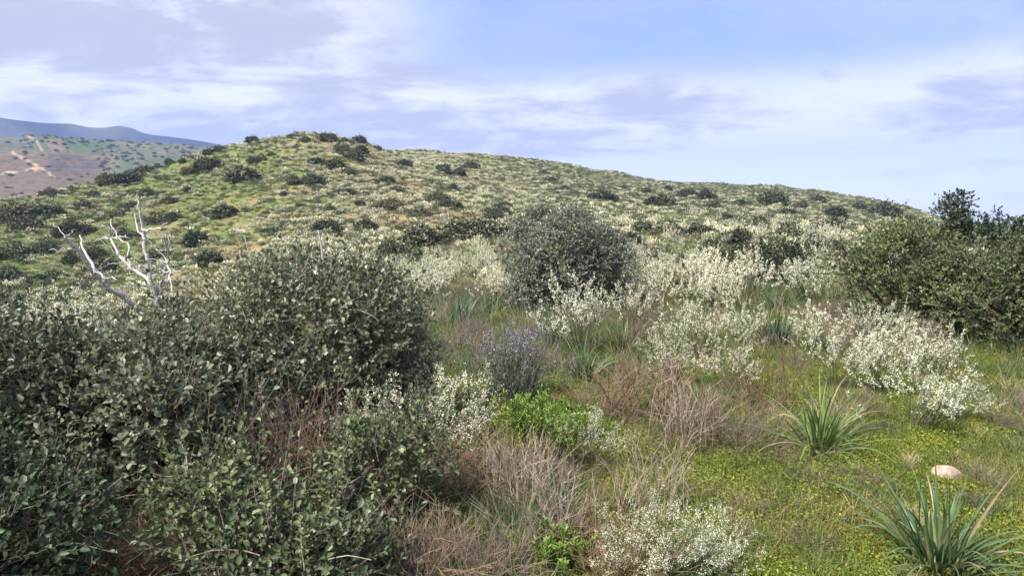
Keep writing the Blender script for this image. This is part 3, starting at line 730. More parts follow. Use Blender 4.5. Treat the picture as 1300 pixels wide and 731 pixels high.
# the drifts in the middle distance: copies that share their meshes
def single(parts, name):
    """A whole small broom as one mesh with two materials."""
    a, b = parts; mb = MB(); 
    for me in (a, b):
        n = len(me.vertices); v = np.zeros(n * 3, np.float32); me.vertices.foreach_get('co', v)
        c = np.zeros(n * 4, np.float32); me.attributes['col'].data.foreach_get('color', c)
        li = np.zeros(len(me.loops), np.int32); me.loops.foreach_get('vertex_index', li)
        k = len(me.polygons[0].vertices); tot = np.zeros(len(me.polygons), np.int32); me.polygons.foreach_get('loop_total', tot)
        st = np.concatenate([[0], np.cumsum(tot)[:-1]])
        base = mb.n; mb.v.append(v.reshape(-1, 3)); mb.c.append(c.reshape(-1, 4)[:, :3]); mb.n += n
        for kk in (3, 4):
            s = st[tot == kk]
            if len(s): mb.f.append(li[s[:, None] + np.arange(kk)[None]] + base)
    return mb.mesh(name, M_FLOWER)
ORD = ['first', 'second', 'third', 'fourth', 'fifth', 'sixth', 'seventh', 'eighth', 'ninth', 'tenth', 'eleventh', 'twelfth', 'thirteenth', 'fourteenth', 'fifteenth', 'sixteenth', 'seventeenth', 'eighteenth', 'nineteenth', 'twentieth'] + ['twenty-' + s for s in ('first', 'second', 'third', 'fourth', 'fifth', 'sixth', 'seventh', 'eighth', 'ninth')]
ROW = ['nearest', 'second', 'third', 'fourth', 'fifth', 'farthest']
MID = [single(broom_parts(140 + i, 30, 7, 15, 0.025, 0.45, bloom=0.8, cream=0.35, green=0.5), 'broom_shrub') for i in range(5)]
rb = random.Random(3)
def drift(n, x0, x1, y0, y1, h, label, group, ok=lambda px, py: True):
    done = []
    for _ in range(n * 30):
        if len(done) >= n: break
        px, py = rb.uniform(x0, x1), rb.uniform(y0, y1)
        if not ok(px, py): continue
        x, y, r = ground_at(px, py)
        if any((x - a) ** 2 + (y - b) ** 2 < (0.95 * h) ** 2 for a, b in done): continue
        done.append((x, y))
    done.sort(key=lambda q: math.hypot(*q)); per = 10
    for k in range(0, len(done), per):
        row = ROW[k // per] if len(done) > per else 'single'
        for j, (x, y) in enumerate(sorted(done[k:k + per], key=lambda q: q[0] / q[1])):
            s = h * 0.98 * rb.uniform(0.65, 1.25); w = s * rb.uniform(0.75, 1.1)
            obj('broom_shrub', rb.choice(MID), None, (x, y, hz(x, y)), rb.uniform(0, 6.28), (w, w, s), f'white broom, {ORD[j]} from the left in the {row} row {label}', 'broom', group)
drift(38, 800, 1065, 272, 352, 1.05, 'of the slope drift', 'brooms of the drift on the slope right of the round bush',
      lambda px, py: not (905 < px < 1010 and 318 < py < 370) and not (830 < px < 875 and py < 300))
drift(32, 525, 648, 322, 400, 0.85, 'left of the round bush', 'brooms of the drift beside the round bush',
      lambda px, py: py > 322 + abs(px - 610) * 0.25 and not (560 < px < 612 and py > 372))
drift(12, 820, 960, 352, 400, 0.9, 'before the low oak', 'brooms before the low dark oak')
drift(12, 655, 830, 268, 330, 1.0, 'behind the round bush', 'brooms behind the round bush')
drift(9, 455, 530, 340, 365, 0.8, 'beyond the dark thicket', 'brooms beyond the dark thicket')

# ------------------------------------------------------------------ dry shrubs and grass tufts
PINK, RUST, GREY, DSTRAW, BLEACH = (0.120, 0.074, 0.050), (0.170, 0.100, 0.056), (0.110, 0.090, 0.064), (0.38, 0.31, 0.19), (0.52, 0.45, 0.38)
def dry_mesh(seed, ca, cb, n=150, h=0.6, spread=0.7, twig=4, droop=-0.05, w=0.0032, jit=0.10):
    rng = np.random.default_rng(seed); mb = MB()
    az = rng.uniform(0, 6.28, n); sp = np.abs(rng.normal(0, spread, n))
    Dn = np.stack([np.cos(az) * sp, np.sin(az) * sp, np.ones(n)], 1)
    P = rng.normal(0, 0.07 + h * 0.08, (n, 3)) * [1, 1, 0] - [0, 0, 0.03]
    L = h * rng.uniform(0.55, 1.2, n)
    S = grow(rng, P, Dn, L, 7, (0, 0, droop), jit)
    C = lerp(ca, cb, rng.random(n)); tubes(mb, S, w, w * 0.35, C)
    if twig:
        m = n * twig; si = np.repeat(np.arange(n), twig); t = rng.uniform(0.3, 0.95, m) * 6; i = np.minimum(t.astype(int), 5); u = (t - i)[:, None]
        p = S[si, i] * (1 - u) + S[si, i + 1] * u; d = nrm(S[si, i + 1] - S[si, i])
        T = grow(rng, p, d + rng.normal(0, 0.45, (m, 3)), h * rng.uniform(0.12, 0.34, m), 4, (0, 0, droop), 0.12)
        tubes(mb, T, w * 0.55, w * 0.25, lerp(ca, cb, np.clip(rng.random(m) + 0.1, 0, 1)))
    return mb.mesh('dry_shrub', M_DRY)
def tuft_mesh(seed, ca, cb, n=120, h=0.5, spread=0.5, w=0.006, droop=-0.09, mat=None, base=0.06):
    rng = np.random.default_rng(seed); mb = MB()
    az = rng.uniform(0, 6.28, n); sp = np.abs(rng.normal(0, spread, n))
    Dn = np.stack([np.cos(az) * sp, np.sin(az) * sp, np.ones(n)], 1)
    S = grow(rng, rng.normal(0, base, (n, 3)) * [1, 1, 0] - [0, 0, 0.02], Dn, h * rng.uniform(0.5, 1.15, n), 7, (0, 0, droop), 0.06)
    ribbons(mb, S, w * rng.uniform(0.6, 1.2, n), lerp(ca, cb, rng.random(n)), rng)
    return mb.mesh('grass_tuft', mat or M_GRASS)
DRY = {'pink': [dry_mesh(200 + i, PINK, (0.27, 0.175, 0.115), 62, 0.7, 0.6, 4, -0.05, 0.0036) for i in range(3)],
       'rust': [dry_mesh(210 + i, RUST, (0.30, 0.215, 0.135), 130, 0.55, 0.9, 3, -0.08) for i in range(2)],
       'grey': [dry_mesh(220 + i, GREY, (0.245, 0.185, 0.13), 80, 0.5, 0.95, 4, -0.04, 0.0034) for i in range(3)],
       'mat':  [dry_mesh(230 + i, (0.10, 0.07, 0.055), (0.24, 0.175, 0.14), 170, 0.55, 2.2, 4, 0.01, 0.0028) for i in range(2)],
       'straw': [tuft_mesh(240 + i, (0.24, 0.19, 0.10), (0.42, 0.35, 0.22), 90, 0.75, 0.42, 0.0065, -0.07, M_DRY) for i in range(3)],
       'spike': [dry_mesh(250 + i, (0.26, 0.19, 0.14), (0.46, 0.38, 0.30), 34, 0.75, 0.45, 5, 0.0, 0.0042, 0.06) for i in range(2)],
       'dark': [dry_mesh(260 + i, (0.11, 0.07, 0.05), (0.19, 0.13, 0.10), 140, 0.7, 0.55, 4) for i in range(2)]}
_dc = {}
def dry(kind, px, py, s, label, wide=1.0, name='dry_shrub', cat='dry shrub', group='dead and dry shrubs in the clearing', lift=0):
    x, y, r = ground_at(px, py); k = _dc.get(kind, 0); _dc[kind] = k + 1; L = DRY[kind]
    return obj(name, L[k % len(L)], None, (x, y, hz(x, y) + lift), random.uniform(0, 6.28), (s * wide * 0.8, s * wide * 0.8, s * 0.66), label, cat, group)
dry('pink', 815, 448, 1.6, 'pinkish dry shrub behind the greenish white broom', 0.8)
dry('pink', 812, 535, 1.5, 'wide grey-pink dead shrub right of the green strap leaves', 1.2)
dry('grey', 775, 525, 1.3, 'tangled grey-brown twigs beside the yellow-green moss', 1.2)
dry('mat', 930, 568, 1.3, 'flattened mat of purple-grey dead twigs left of the strap-leaved plant', 1.15)
dry('grey', 880, 552, 1.35, 'dead brown twigs between the sparse broom and the flattened mat', 1.0)
dry('spike', 868, 565, 1.1, 'bleached stiff dead stems standing over the twig mat')
dry('pink', 978, 525, 1.4, 'reddish dry stems left of the big white broom patch', 1.0)
dry('straw', 1060, 545, 0.75, 'straw coloured grass clump behind the strap-leaved plant', 1.1)
dry('straw', 985, 545, 0.6, 'pale straw tuft just left of the strap-leaved plant')
dry('grey', 1100, 530, 0.7, 'dead twigs under the front of the white broom patch', 1.2)
dry('grey', 1055, 470, 0.6, 'brown twig bunch poking from the white broom patch')
dry('spike', 1178, 440, 0.9, 'bare pale sticks between the broom patch and oak thicket')
dry('dark', 1165, 425, 1.1, 'dark brown dead shrub against the foot of the oak thicket')
dry('grey', 1218, 490, 0.55, 'small grey dead tuft at the foot of the oak thicket')
dry('straw', 1285, 505, 0.5, 'flattened straw grass below the oak bush at the photo edge', 1.6)
dry('grey', 1280, 545, 0.45, 'thin dead twigs in the grass near the pinkish stone', 1.3)
dry('spike', 648, 640, 1.0, 'tall bleached dead stems fanning up in the lower middle', 0.9)
dry('spike', 672, 650, 0.85, 'second fan of silvery dead stems leaning over the green tuft', 0.9)
dry('pink', 620, 625, 1.0, 'pinkish dead shrub left of the bleached fan of stems', 1.0)
dry('pink', 560, 640, 1.0, 'brown twiggy shrub under the speckled broom', 1.1)
dry('grey', 700, 610, 0.9, 'grey twig tangle below the bright green shrub', 1.1)
dry('rust', 520, 735, 1.0, 'rusty orange dead grass clump at the bottom edge', 1.1)
dry('rust', 565, 728, 0.85, 'rust brown dry tuft right of the orange clump', 1.1)
dry('rust', 782, 738, 0.75, 'orange-brown dead tuft in front of the low white broom', 1.1)
dry('pink', 735, 700, 0.8, 'pinkish dead stems left of the low white broom', 1.0)
dry('spike', 700, 700, 0.75, 'silvery curved dead stems near the bottom middle', 1.0)
dry('straw', 790, 655, 0.8, 'pale arching dry grass behind the low white broom')
dry('spike', 838, 650, 0.85, 'long pale dead stalks leaning over the mossy grass')
dry('straw', 655, 720, 0.55, 'short straw tuft at the bottom below the bleached fan')
dry('dark', 482, 520, 1.7, 'upright dark brown dead shrub at the edge of the big oak', 0.7)
dry('rust', 398, 640, 1.75, 'rust brown dead shrub in the hollow between the oak bushes', 0.9)
dry('dark', 362, 640, 1.6, 'dark dead stems in the shadowed hollow of the oak thicket', 1.0)
dry('rust', 150, 735, 0.85, 'tangle of rusty dead stems under the oak bush at bottom', 1.2)
dry('pink', 215, 735, 0.8, 'long pinkish dead stems at the bottom below the oak bush', 1.2)
dry('grey', 450, 690, 0.8, 'grey dead twigs at the foot of the low oak shrub', 1.0)
dry('pink', 690, 470, 0.9, 'pale dry stems behind the lavender bush')
dry('pink', 900, 420, 0.9, 'rosy brown dead broom within the white drift', 1.0)
dry('pink', 838, 400, 1.0, 'brown dead broom below the tall pale broom', 1.0)
dry('dark', 1050, 410, 0.9, 'brown shadowed dead shrub beside the cream white broom', 1.1)
dry('grey', 1010, 470, 0.8, 'dry brown stems next to the dark green strap leaves')
dry('grey', 760, 600, 0.45, 'tiny dead twig tuft on the moss')
dry('grey', 1110, 620, 0.35, 'dead twig litter left of the pinkish stone', 1.6)
dry('grey', 1240, 610, 0.35, 'dead twig litter right of the pinkish stone', 1.6)
dry('grey', 950, 650, 0.35, 'low brown dead tuft lying in the mossy grass', 1.8)

# ------------------------------------------------------------------ asphodel-like strap leaf plants
SG, SL, SB = (0.060, 0.105, 0.045), (0.135, 0.185, 0.085), (0.055, 0.110, 0.072)
def strap_plant(px, py, n, L, w, label, seed, ca=SG, cb=SL, single_leaves=False, lean=0.75, spread_base=0.05):
    rng = np.random.default_rng(seed); x, y, r = ground_at(px, py)
    root = obj('asphodel_plant', None, None, (x, y, hz(x, y)), label=label, cat='plant', group='strap-leaved asphodels')
    az = rng.uniform(0, 6.28, n); sp = np.abs(rng.normal(0, lean, n))
    Dn = np.stack([np.cos(az) * sp, np.sin(az) * sp, np.ones(n)], 1)
    P = np.stack([np.cos(az), np.sin(az), 0 * az], 1) * rng.uniform(0.0, spread_base, n)[:, None] - [0, 0, 0.03]
    LL = L * rng.uniform(0.55, 1.15, n)
    S = np.zeros((n, 13, 3)); S[:, 0] = P; d = nrm(Dn); dr = rng.uniform(0.02, 0.14, n)[:, None]; dr[rng.random(n) < 0.18] *= 2.6
    for k in range(1, 13):
        d = nrm(d + np.array([[0, 0, -1.0]]) * dr * (0.25 + k / 8.0) + rng.normal(0, 0.02, (n, 3)))
        S[:, k] = S[:, k - 1] + d * (LL / 12)[:, None]
    S[:, 1:, 2] = np.maximum(S[:, 1:, 2], 0.012)
    side = nrm(np.stack([-np.sin(az), np.cos(az), rng.normal(0, 0.25, n)], 1))
    C = lerp(ca, cb, rng.random(n)); W = w * rng.uniform(0.7, 1.2, n)
    wi = rng.random(n) < 0.10; C[wi] = lerp((0.20, 0.15, 0.08), (0.36, 0.29, 0.16), rng.random(wi.sum()))
    if single_leaves:
        for i in range(n):
            mb = MB(); ribbons(mb, S[i:i + 1], W[i:i + 1], C[i:i + 1], rng, 0.28, 1.0, side[i:i + 1]); obj('leaf', mb.mesh('leaf', M_BLADE, True), root)
    else:
        mb = MB(); ribbons(mb, S, W, C, rng, 0.28, 1.0, side); obj('leaves', mb.mesh('leaves', M_BLADE, True), root)['kind'] = 'stuff'
    return root
strap_plant(1192, 722, 110, 0.54, 0.020, 'large clump of long dark green strap leaves in the bottom corner', 301, (0.045, 0.095, 0.034), (0.130, 0.190, 0.078), True, 0.78, 0.10)
strap_plant(1040, 572, 130, 0.58, 0.016, 'strap-leaved plant with arching green leaves before the white broom patch', 302, (0.085, 0.150, 0.040), (0.20, 0.28, 0.09), True, 0.95, 0.10)
strap_plant(742, 484, 70, 0.55, 0.018, 'arching green strap leaves below the upright white broom', 303, SG, SL, False, 0.85)
strap_plant(585, 414, 110, 0.62, 0.020, 'blue-green tuft of strap leaves left of the lavender bush', 304, (0.06, 0.125, 0.075), (0.12, 0.20, 0.12), False, 0.40, 0.16)
strap_plant(985, 442, 90, 0.60, 0.022, 'dark strap leaves beside the outermost white broom', 305, (0.035, 0.075, 0.040), (0.09, 0.14, 0.07), False, 0.6, 0.12)
strap_plant(985, 400, 90, 0.6, 0.022, 'green strap leaves in the gap behind the white brooms', 306, SG, SL, False, 0.6, 0.2)
strap_plant(790, 452, 80, 0.6, 0.018, 'green strap leaves between the upright broom and the pinkish dry shrub', 307, (0.07, 0.12, 0.04), SL, False, 0.45, 0.12)
strap_plant(700, 442, 70, 0.55, 0.018, 'bluish strap leaves behind the lavender bush', 308, SB, (0.13, 0.20, 0.11), False, 0.45, 0.15)
strap_plant(962, 376, 80, 0.6, 0.024, 'far strap-leaved tuft at the foot of the low dark oak', 309, SG, SL, False, 0.5, 0.25)
strap_plant(515, 668, 60, 0.42, 0.012, 'grass-like green leaves under the brown twigs near the bottom', 310, (0.05, 0.10, 0.035), (0.10, 0.17, 0.06), False, 0.6, 0.1)
strap_plant(650, 690, 70, 0.40, 0.011, 'green leaves growing through the bleached fan of dead stems', 311, (0.055, 0.10, 0.04), (0.12, 0.17, 0.075), False, 0.7, 0.14)
strap_plant(705, 665, 50, 0.42, 0.013, 'pale green arching leaves right of the bleached dead stems', 312, (0.08, 0.13, 0.06), (0.16, 0.21, 0.12), False, 0.8, 0.08)
strap_plant(870, 735, 40, 0.32, 0.012, 'bluish green leaves under the low white broom', 313, SB, SL, False, 0.5, 0.08)
strap_plant(620, 400, 70, 0.5, 0.020, 'pale green strap leaves at the foot of the round bush', 314, SG, (0.16, 0.22, 0.12), False, 0.5, 0.2)

# ------------------------------------------------------------------ lavender and the bright green shrub
def lavender(px, py, h, label, seed=400):
    rng = np.random.default_rng(seed); x, y, r = ground_at(px, py)
    root = obj('lavender_bush', None, None, (x, y, hz(x, y)), label=label, cat='lavender')
    n = 300; az = rng.uniform(0, 6.28, n); sp = np.abs(rng.normal(0, 0.55, n))
    S = grow(rng, rng.normal(0, 0.10, (n, 3)) * [1, 1, 0], np.stack([np.cos(az) * sp, np.sin(az) * sp, np.ones(n)], 1), h * rng.uniform(0.65, 1.08, n), 6, (0, 0, 0.03), 0.07)
    st = MB(); tubes(st, S, 0.003, 0.0015, lerp((0.13, 0.13, 0.09), (0.22, 0.22, 0.17), rng.random(n)))
    m = n * 12; si = np.repeat(np.arange(n), 12); t = rng.uniform(0.1, 0.85, m) * 5; i = t.astype(int); u = (t - i)[:, None]
    p = S[si, i] * (1 - u) + S[si, i + 1] * u
    leaves(st, p, rng.normal(0, 0.6, (m, 3)) + [0, 0, 0.7], rng.normal(0, 1, (m, 3)), 0.032 * rng.uniform(0.7, 1.3, m), 0.006 + 0 * u[:, 0], lerp((0.10, 0.125, 0.075), (0.19, 0.21, 0.15), rng.random(m)))
    obj('stems', st.mesh('stems', M_LAV), root)['kind'] = 'stuff'
    fl = MB(); k = 16; fi = np.repeat(np.arange(n), k); q = S[fi, -1] + nrm(S[:, -1] - S[:, -2])[fi] * rng.uniform(-0.055, 0.025, n * k)[:, None] + rng.normal(0, 0.006, (n * k, 3))
    keep = (rng.random(n) < 0.5)[fi]; q = q[keep]
    petals(fl, rng, q, 0.014, lerp((0.17, 0.14, 0.19), (0.36, 0.32, 0.38), rng.random(len(q))))
    obj('flower_spikes', fl.mesh('flower_spikes', M_LAV), root)['kind'] = 'stuff'
lavender(652, 510, 0.68, 'greyish lavender bush with dusty purple flower spikes')
def green_shrub(px, py, h, n, label, seed, wide=0.5):
    rng = np.random.default_rng(seed); x, y, r = ground_at(px, py)
    root = obj('green_shrub', None, None, (x, y, hz(x, y)), label=label, cat='shrub', group='fresh green leafy shrubs')
    az = rng.uniform(0, 6.28, n); sp = np.abs(rng.normal(0, wide, n))
    S = grow(rng, rng.normal(0, 0.08, (n, 3)) * [1, 1, 0], np.stack([np.cos(az) * sp, np.sin(az) * sp, np.ones(n)], 1), h * rng.uniform(0.7, 1.1, n), 6, (0, 0, 0.09), 0.06)
    st, lf = MB(), MB(); tubes(st, S, 0.004, 0.002, lerp((0.12, 0.10, 0.05), (0.14, 0.18, 0.05), rng.random(n)))
    k = 46; m = n * k; si = np.repeat(np.arange(n), k); t = (0.35 + 0.65 * rng.random(m) ** 0.6) * 4.999; i = t.astype(int); u = (t - i)[:, None]
    p = S[si, i] * (1 - u) + S[si, i + 1] * u; d = nrm(S[si, i + 1] - S[si, i])
    tip = t / 5
    leaves(lf, p, d * 0.7 + nrm(rng.normal(0, 1, (m, 3))) * 0.75 + [0, 0, 0.2], d + rng.normal(0, 0.3, (m, 3)), 0.034 * rng.uniform(0.7, 1.3, m), 0.0085 * rng.uniform(0.8, 1.3, m),
           lerp((0.10, 0.17, 0.035), (0.24, 0.34, 0.07), np.clip(tip * 0.8 + rng.normal(0, 0.15, m), 0, 1)))
    obj('stems', st.mesh('stems', M_STEM), root); obj('leaves', lf.mesh('leaves', M_LEAF), root)['kind'] = 'stuff'
green_shrub(668, 575, 0.46, 46, 'bright yellow-green leafy shrub under the lavender bush', 410)
green_shrub(705, 598, 0.42, 40, 'bright green shrub spreading right above the dead stems', 411)
green_shrub(735, 560, 0.30, 26, 'small bright green sprigs at the edge of the moss', 412)
green_shrub(700, 730, 0.18, 26, 'tiny bright green seedling patch at the bottom edge', 413, 0.8)

# ------------------------------------------------------------------ stone
def stone(px, py, sx, sy, sz, label, seed, ca, cb):
    import bmesh
    rng = np.random.default_rng(seed); bm = bmesh.new(); bmesh.ops.create_icosphere(bm, subdivisions=4, radius=1)
    V = np.array([v.co[:] for v in bm.verts]); F = np.array([[v.index for v in f.verts] for f in bm.faces]); bm.free()
    for _ in range(16):
        n = nrm(rng.normal(0, 1, 3)); dd = rng.uniform(0.62, 0.92); s = V @ n - dd
        V = V - np.where(s > 0, s, 0)[:, None] * n * 0.9
    V = V + (fbm(V[:, 0] * 3 + 9, V[:, 1] * 3 + V[:, 2] * 2, 4, seed)[:, None] - 0.5) * 0.12
    C = lerp(ca, cb, sstep(fbm(V[:, 0] * 1.6 + 3, V[:, 1] * 1.6 + V[:, 2], 4, seed + 1), 0.35, 0.65))
    mb = MB(); mb.add(V * [sx, sy, sz], F, C); x, y, r = ground_at(px, py)
    return obj('stone', mb.mesh('stone', M_STONE, True), None, (x, y, hz(x, y) + sz * 0.45), 0.4, 1, label, 'stone')
stone(1201, 608, 0.10, 0.085, 0.06, 'pinkish stone half buried in the mossy grass', 50, (0.33, 0.21, 0.155), (0.40, 0.31, 0.24))
stone(1152, 712, 0.035, 0.03, 0.02, 'small brown stone at the foot of the corner strap leaves', 51, (0.22, 0.15, 0.10), (0.33, 0.25, 0.18))

# ------------------------------------------------------------------ dark shrubs on the hills
def hill_shrub_mesh(seed):
    rng = np.random.default_rng(seed); mb = MB(); q = rng.uniform(0.8, 1.2, 3)
    lb = [lobes_on(rng, (0, 0, 0.22), np.array((0.46, 0.46, 0.38)) * q, 12, (0.28, 0.6), -0.4)]
    for i in range(rng.integers(2, 6)):
        a = rng.uniform(0, 6.28); d = rng.uniform(0.35, 0.72); k = rng.uniform(0.14, 0.36)
        lb.append(lobes_on(rng, (d * math.cos(a), d * math.sin(a), k * 0.45), (k, k * rng.uniform(0.7, 1.2), k * rng.uniform(0.7, 1.3)), 5, (0.3, 0.6), -0.4))
    t = rng.uniform(0.55, 1.05); w = rng.uniform(0.9, 1.2)
    crown(rng, mb, np.concatenate(lb), 800, 4, 0.08, 0.05, np.array((0.048 * w, 0.062, 0.032)) * t, np.array((0.115 * w, 0.135, 0.072)) * t, 0.10, 0.35, 0.4, cc=(0.18, 0.19, 0.12), zmin=0.0, shoots=0.16)
    return mb.mesh('evergreen_shrub', M_SHRUB)
HS = [hill_shrub_mesh(500 + i) for i in range(12)]
HILL = {
 'along the crest of the round hill': [(321,184,27),(339,182,10),(370,175,12),(388,180,15),(416,180,30),(399,172,10),(437,183,20),(456,183,26),(478,191,15),(493,196,11)],
 'high on the front of the round hill': [(433,193,18),(459,198,18),(450,204,24),(401,209,18),(425,215,27),(442,222,18),(373,235,20),(399,236,28),(331,206,16),(320,208,14),(345,199,10)],
 'halfway up the round hill': [(442,249,22),(457,262,12),(491,234,20),(507,246,11),(313,230,34),(287,276,30),(338,274,11),(343,298,18),(306,216,12),(262,217,30),(242,220,14),(380,262,10),(360,250,9),(420,268,12)],
 'on the lower front of the round hill': [(495,266,36),(464,294,30),(413,294,32),(495,326,34),(519,342,56),(536,313,50),(512,297,18),(250,312,40),(267,337,40),(221,280,20),(197,284,26)],
 'on the shoulder right of the round hill': [(512,212,20),(532,274,24),(555,260,28),(568,265,28),(575,241,14),(563,221,20),(582,224,22),(597,215,18),(633,274,30),(625,281,24),(604,304,60),(640,262,12)],
 'along the descending left edge of the round hill': [(279,194,15),(265,198,13),(215,205,12),(182,213,20),(164,233,28),(135,236,26),(119,250,14),(66,249,20),(232,207,10),(200,211,12)],
 'on the left flank of the round hill': [(25,274,46),(61,276,36),(29,292,32),(107,266,18),(94,299,40),(187,251,20),(168,265,20),(156,303,28),(123,328,26),(68,356,34),(45,362,22),(18,325,36),(12,358,32),(25,391,52),(135,347,30),(197,333,30),(150,275,18),(215,258,16),(240,245,14),(60,320,26),(90,335,20)],
 'on the skyline of the long ridge': [(597,199,9),(612,201,6),(652,204,8),(664,205,9),(676,206,8),(689,208,7),(955,239,7),(985,241,7),(945,238,5),(1010,243,6)],
 'on the face of the long ridge': [(979,259,26),(1059,275,24),(1122,276,28),(1040,258,15),(1018,264,11),(896,253,15),(873,250,17),(848,243,10),(792,240,7),(762,254,23),(835,262,22),(780,254,9),(965,285,18),(922,282,18),(1056,287,15),(716,244,11),(731,249,11),(975,279,12),(820,246,9),(905,266,16),(940,262,12),(1090,268,14),(870,272,14),(700,232,10),(690,222,8),(1000,272,14),(1150,282,14)],
}
rh = random.Random(9)
for zone, items in HILL.items():
    for i, (px, py, w) in enumerate(sorted(items)):
        x, y, r = ground_at(px, py); W = w / FPX * y / 1.25 * (0.85 if 'crest' in zone or 'skyline' in zone else (1.45 if 'ridge' in zone else 1.2))
        sz = W * rh.uniform(0.72, 0.98) * (0.8 if w > 32 else 1)
        obj('evergreen_shrub', rh.choice(HS), None, (x, y, hz(x, y) - 0.04 * W), rh.uniform(0, 6.28), (W, W, sz),
            f'dark evergreen shrub, {ORD[i]} from the left {zone}', 'shrub', 'dark evergreen shrubs dotted over the hills')
GAP = [(800, 318, 30), (828, 340, 34), (872, 345, 30), (905, 322, 26), (940, 312, 30), (1000, 306, 30), (1035, 320, 30), (886, 300, 24), (815, 296, 22), (960, 295, 22), (1050, 296, 24), (780, 345, 24), (930, 365, 30), (868, 372, 28), (990, 340, 30)]
for i, (px, py, w) in enumerate(sorted(GAP)):
    x, y, r = ground_at(px, py); W = w / FPX * y / 1.25 * 1.4
    obj('evergreen_shrub', rh.choice(HS), None, (x, y, hz(x, y) - 0.03), rh.uniform(0, 6.28), (W, W, W * 0.9), f'small dark shrub, {ORD[i]} from the left among the white slope brooms', 'shrub', 'dark shrubs wedged between the brooms')
x, y, r = ground_at(852, 300)
obj('evergreen_shrub', HS[3], None, (x, y, hz(x, y)), 1.0, (1.15, 1.15, 1.3), 'olive green rounded shrub standing in the white broom drift on the slope', 'shrub', 'dark evergreen shrubs dotted over the hills')

# ------------------------------------------------------------------ scattered cover (nobody could count it): geometry nodes over points
def scatter(name, protos, pts, yaw, scl, idx, label, cat, tilt=None):
    n = len(pts); me = bpy.data.meshes.new(name + '_points'); me.vertices.add(n)
    me.vertices.foreach_set('co', np.asarray(pts, np.float32).ravel())
    rot = np.zeros((n, 3), np.float32); rot[:, 2] = yaw
    if tilt is not None: rot[:, :2] = tilt
    a = me.attributes.new('rot', 'FLOAT_VECTOR', 'POINT'); a.data.foreach_set('vector', rot.ravel())
    a = me.attributes.new('scl', 'FLOAT_VECTOR', 'POINT'); a.data.foreach_set('vector', np.asarray(scl, np.float32).ravel())
    a = me.attributes.new('pick', 'INT', 'POINT'); a.data.foreach_set('value', np.asarray(idx, np.int32))
    col = bpy.data.collections.new(name + '_kinds')
    for i, p in enumerate(protos): col.objects.link(bpy.data.objects.new(f'{name}_kind_{i:02d}', p))
    ng = bpy.data.node_groups.new(name, 'GeometryNodeTree')
    ng.interface.new_socket('Geometry', in_out='INPUT', socket_type='NodeSocketGeometry')
    ng.interface.new_socket('Geometry', in_out='OUTPUT', socket_type='NodeSocketGeometry')
    N, L = ng.nodes, ng.links
    gi, go = N.new('NodeGroupInput'), N.new('NodeGroupOutput')
    ip = N.new('GeometryNodeInstanceOnPoints'); ci = N.new('GeometryNodeCollectionInfo')
    ci.inputs['Collection'].default_value = col; ci.inputs['Separate Children'].default_value = True; ci.inputs['Reset Children'].default_value = True
    def attr(nm, t):
        q = N.new('GeometryNodeInputNamedAttribute'); q.data_type = t; q.inputs['Name'].default_value = nm; return q.outputs['Attribute']
    L.new(gi.outputs[0], ip.inputs['Points']); L.new(ci.outputs[0], ip.inputs['Instance'])
    ip.inputs['Pick Instance'].default_value = True
    L.new(attr('pick', 'INT'), ip.inputs['Instance Index']); L.new(attr('rot', 'FLOAT_VECTOR'), ip.inputs['Rotation']); L.new(attr('scl', 'FLOAT_VECTOR'), ip.inputs['Scale'])
    L.new(ip.outputs[0], go.inputs[0])
    o = obj(name, me, label=label, cat=cat, kind='stuff'); md = o.modifiers.new('scatter', 'NODES'); md.node_group = ng
    return o
rg = np.random.default_rng(77)
def polar(n, r0, r1, a0, a1, power=1.0):
    """Points in a wedge; power 2 = even on the ground, 0 = even in the logarithm of distance."""
    u = rg.random(n)
    r = np.exp(np.log(r0) + u * np.log(r1 / r0)) if power == 0 else (r0 ** power + u * (r1 ** power - r0 ** power)) ** (1 / power)
    a = rg.uniform(a0, a1, n); return r * np.sin(a), r * np.cos(a), r
def pxof(x, y): return 650 + FPX * x / np.maximum(y, 0.1)

# hillside broom tufts and heath
def hill_tuft(seed, white):
    rng = np.random.default_rng(seed); mb = MB(); n = 150
    u = nrm(rng.normal(0, 1, (n, 3)) + [0, 0, 0.4]); u[:, 2] = np.abs(u[:, 2])
    lob = rng.normal(0, 0.25, (4, 3)) * [1, 1, 0.2]; P = u * [0.36, 0.36, 0.50] * rng.uniform(0.55, 1.1, (n, 1)) + lob[rng.integers(0, 4, n)]
    P[:, 2] = np.maximum(P[:, 2], 0.02); hh = P[:, 2] / 0.6
    if white: C = lerp((0.17, 0.18, 0.085), (0.62, 0.60, 0.40), np.clip(sstep(hh, 0.1, 0.6) * 1.0 + rng.normal(0.0, 0.25, n), 0, 1))
    else: C = lerp((0.075, 0.092, 0.042), (0.175, 0.190, 0.100), rng.random(n))
    leaves(mb, P, u + rng.normal(0, 0.5, (n, 3)) + [0, 0, 0.4], rng.normal(0, 1, (n, 3)) + [0, 0, 0.6], rng.uniform(0.12, 0.26, n), rng.uniform(0.05, 0.11, n), C)
    return mb.mesh('hill_tuft', M_SHRUB)
HT = [hill_tuft(600 + i, True) for i in range(5)] + [hill_tuft(620 + i, False) for i in range(3)]
AZL, AZR = pixaz(-140), pixaz(1480)
X, Y, Q = polar(108000, 24, 330, AZL, AZR, 1.2)
PXs = pxof(X, Y)
d1 = fbm(X * 0.09, Y * 0.09, 3, 5); d2 = fbm(X * 0.35 + 9, Y * 0.35, 2, 6)
ridge = sstep(PXs, 600, 800)
dens = np.clip(0.34 + 0.60 * sstep(d1 * 0.35 + d2 * 0.65, 0.38, 0.62), 0, 1) * np.where(Q < 40, 0.8, 1)
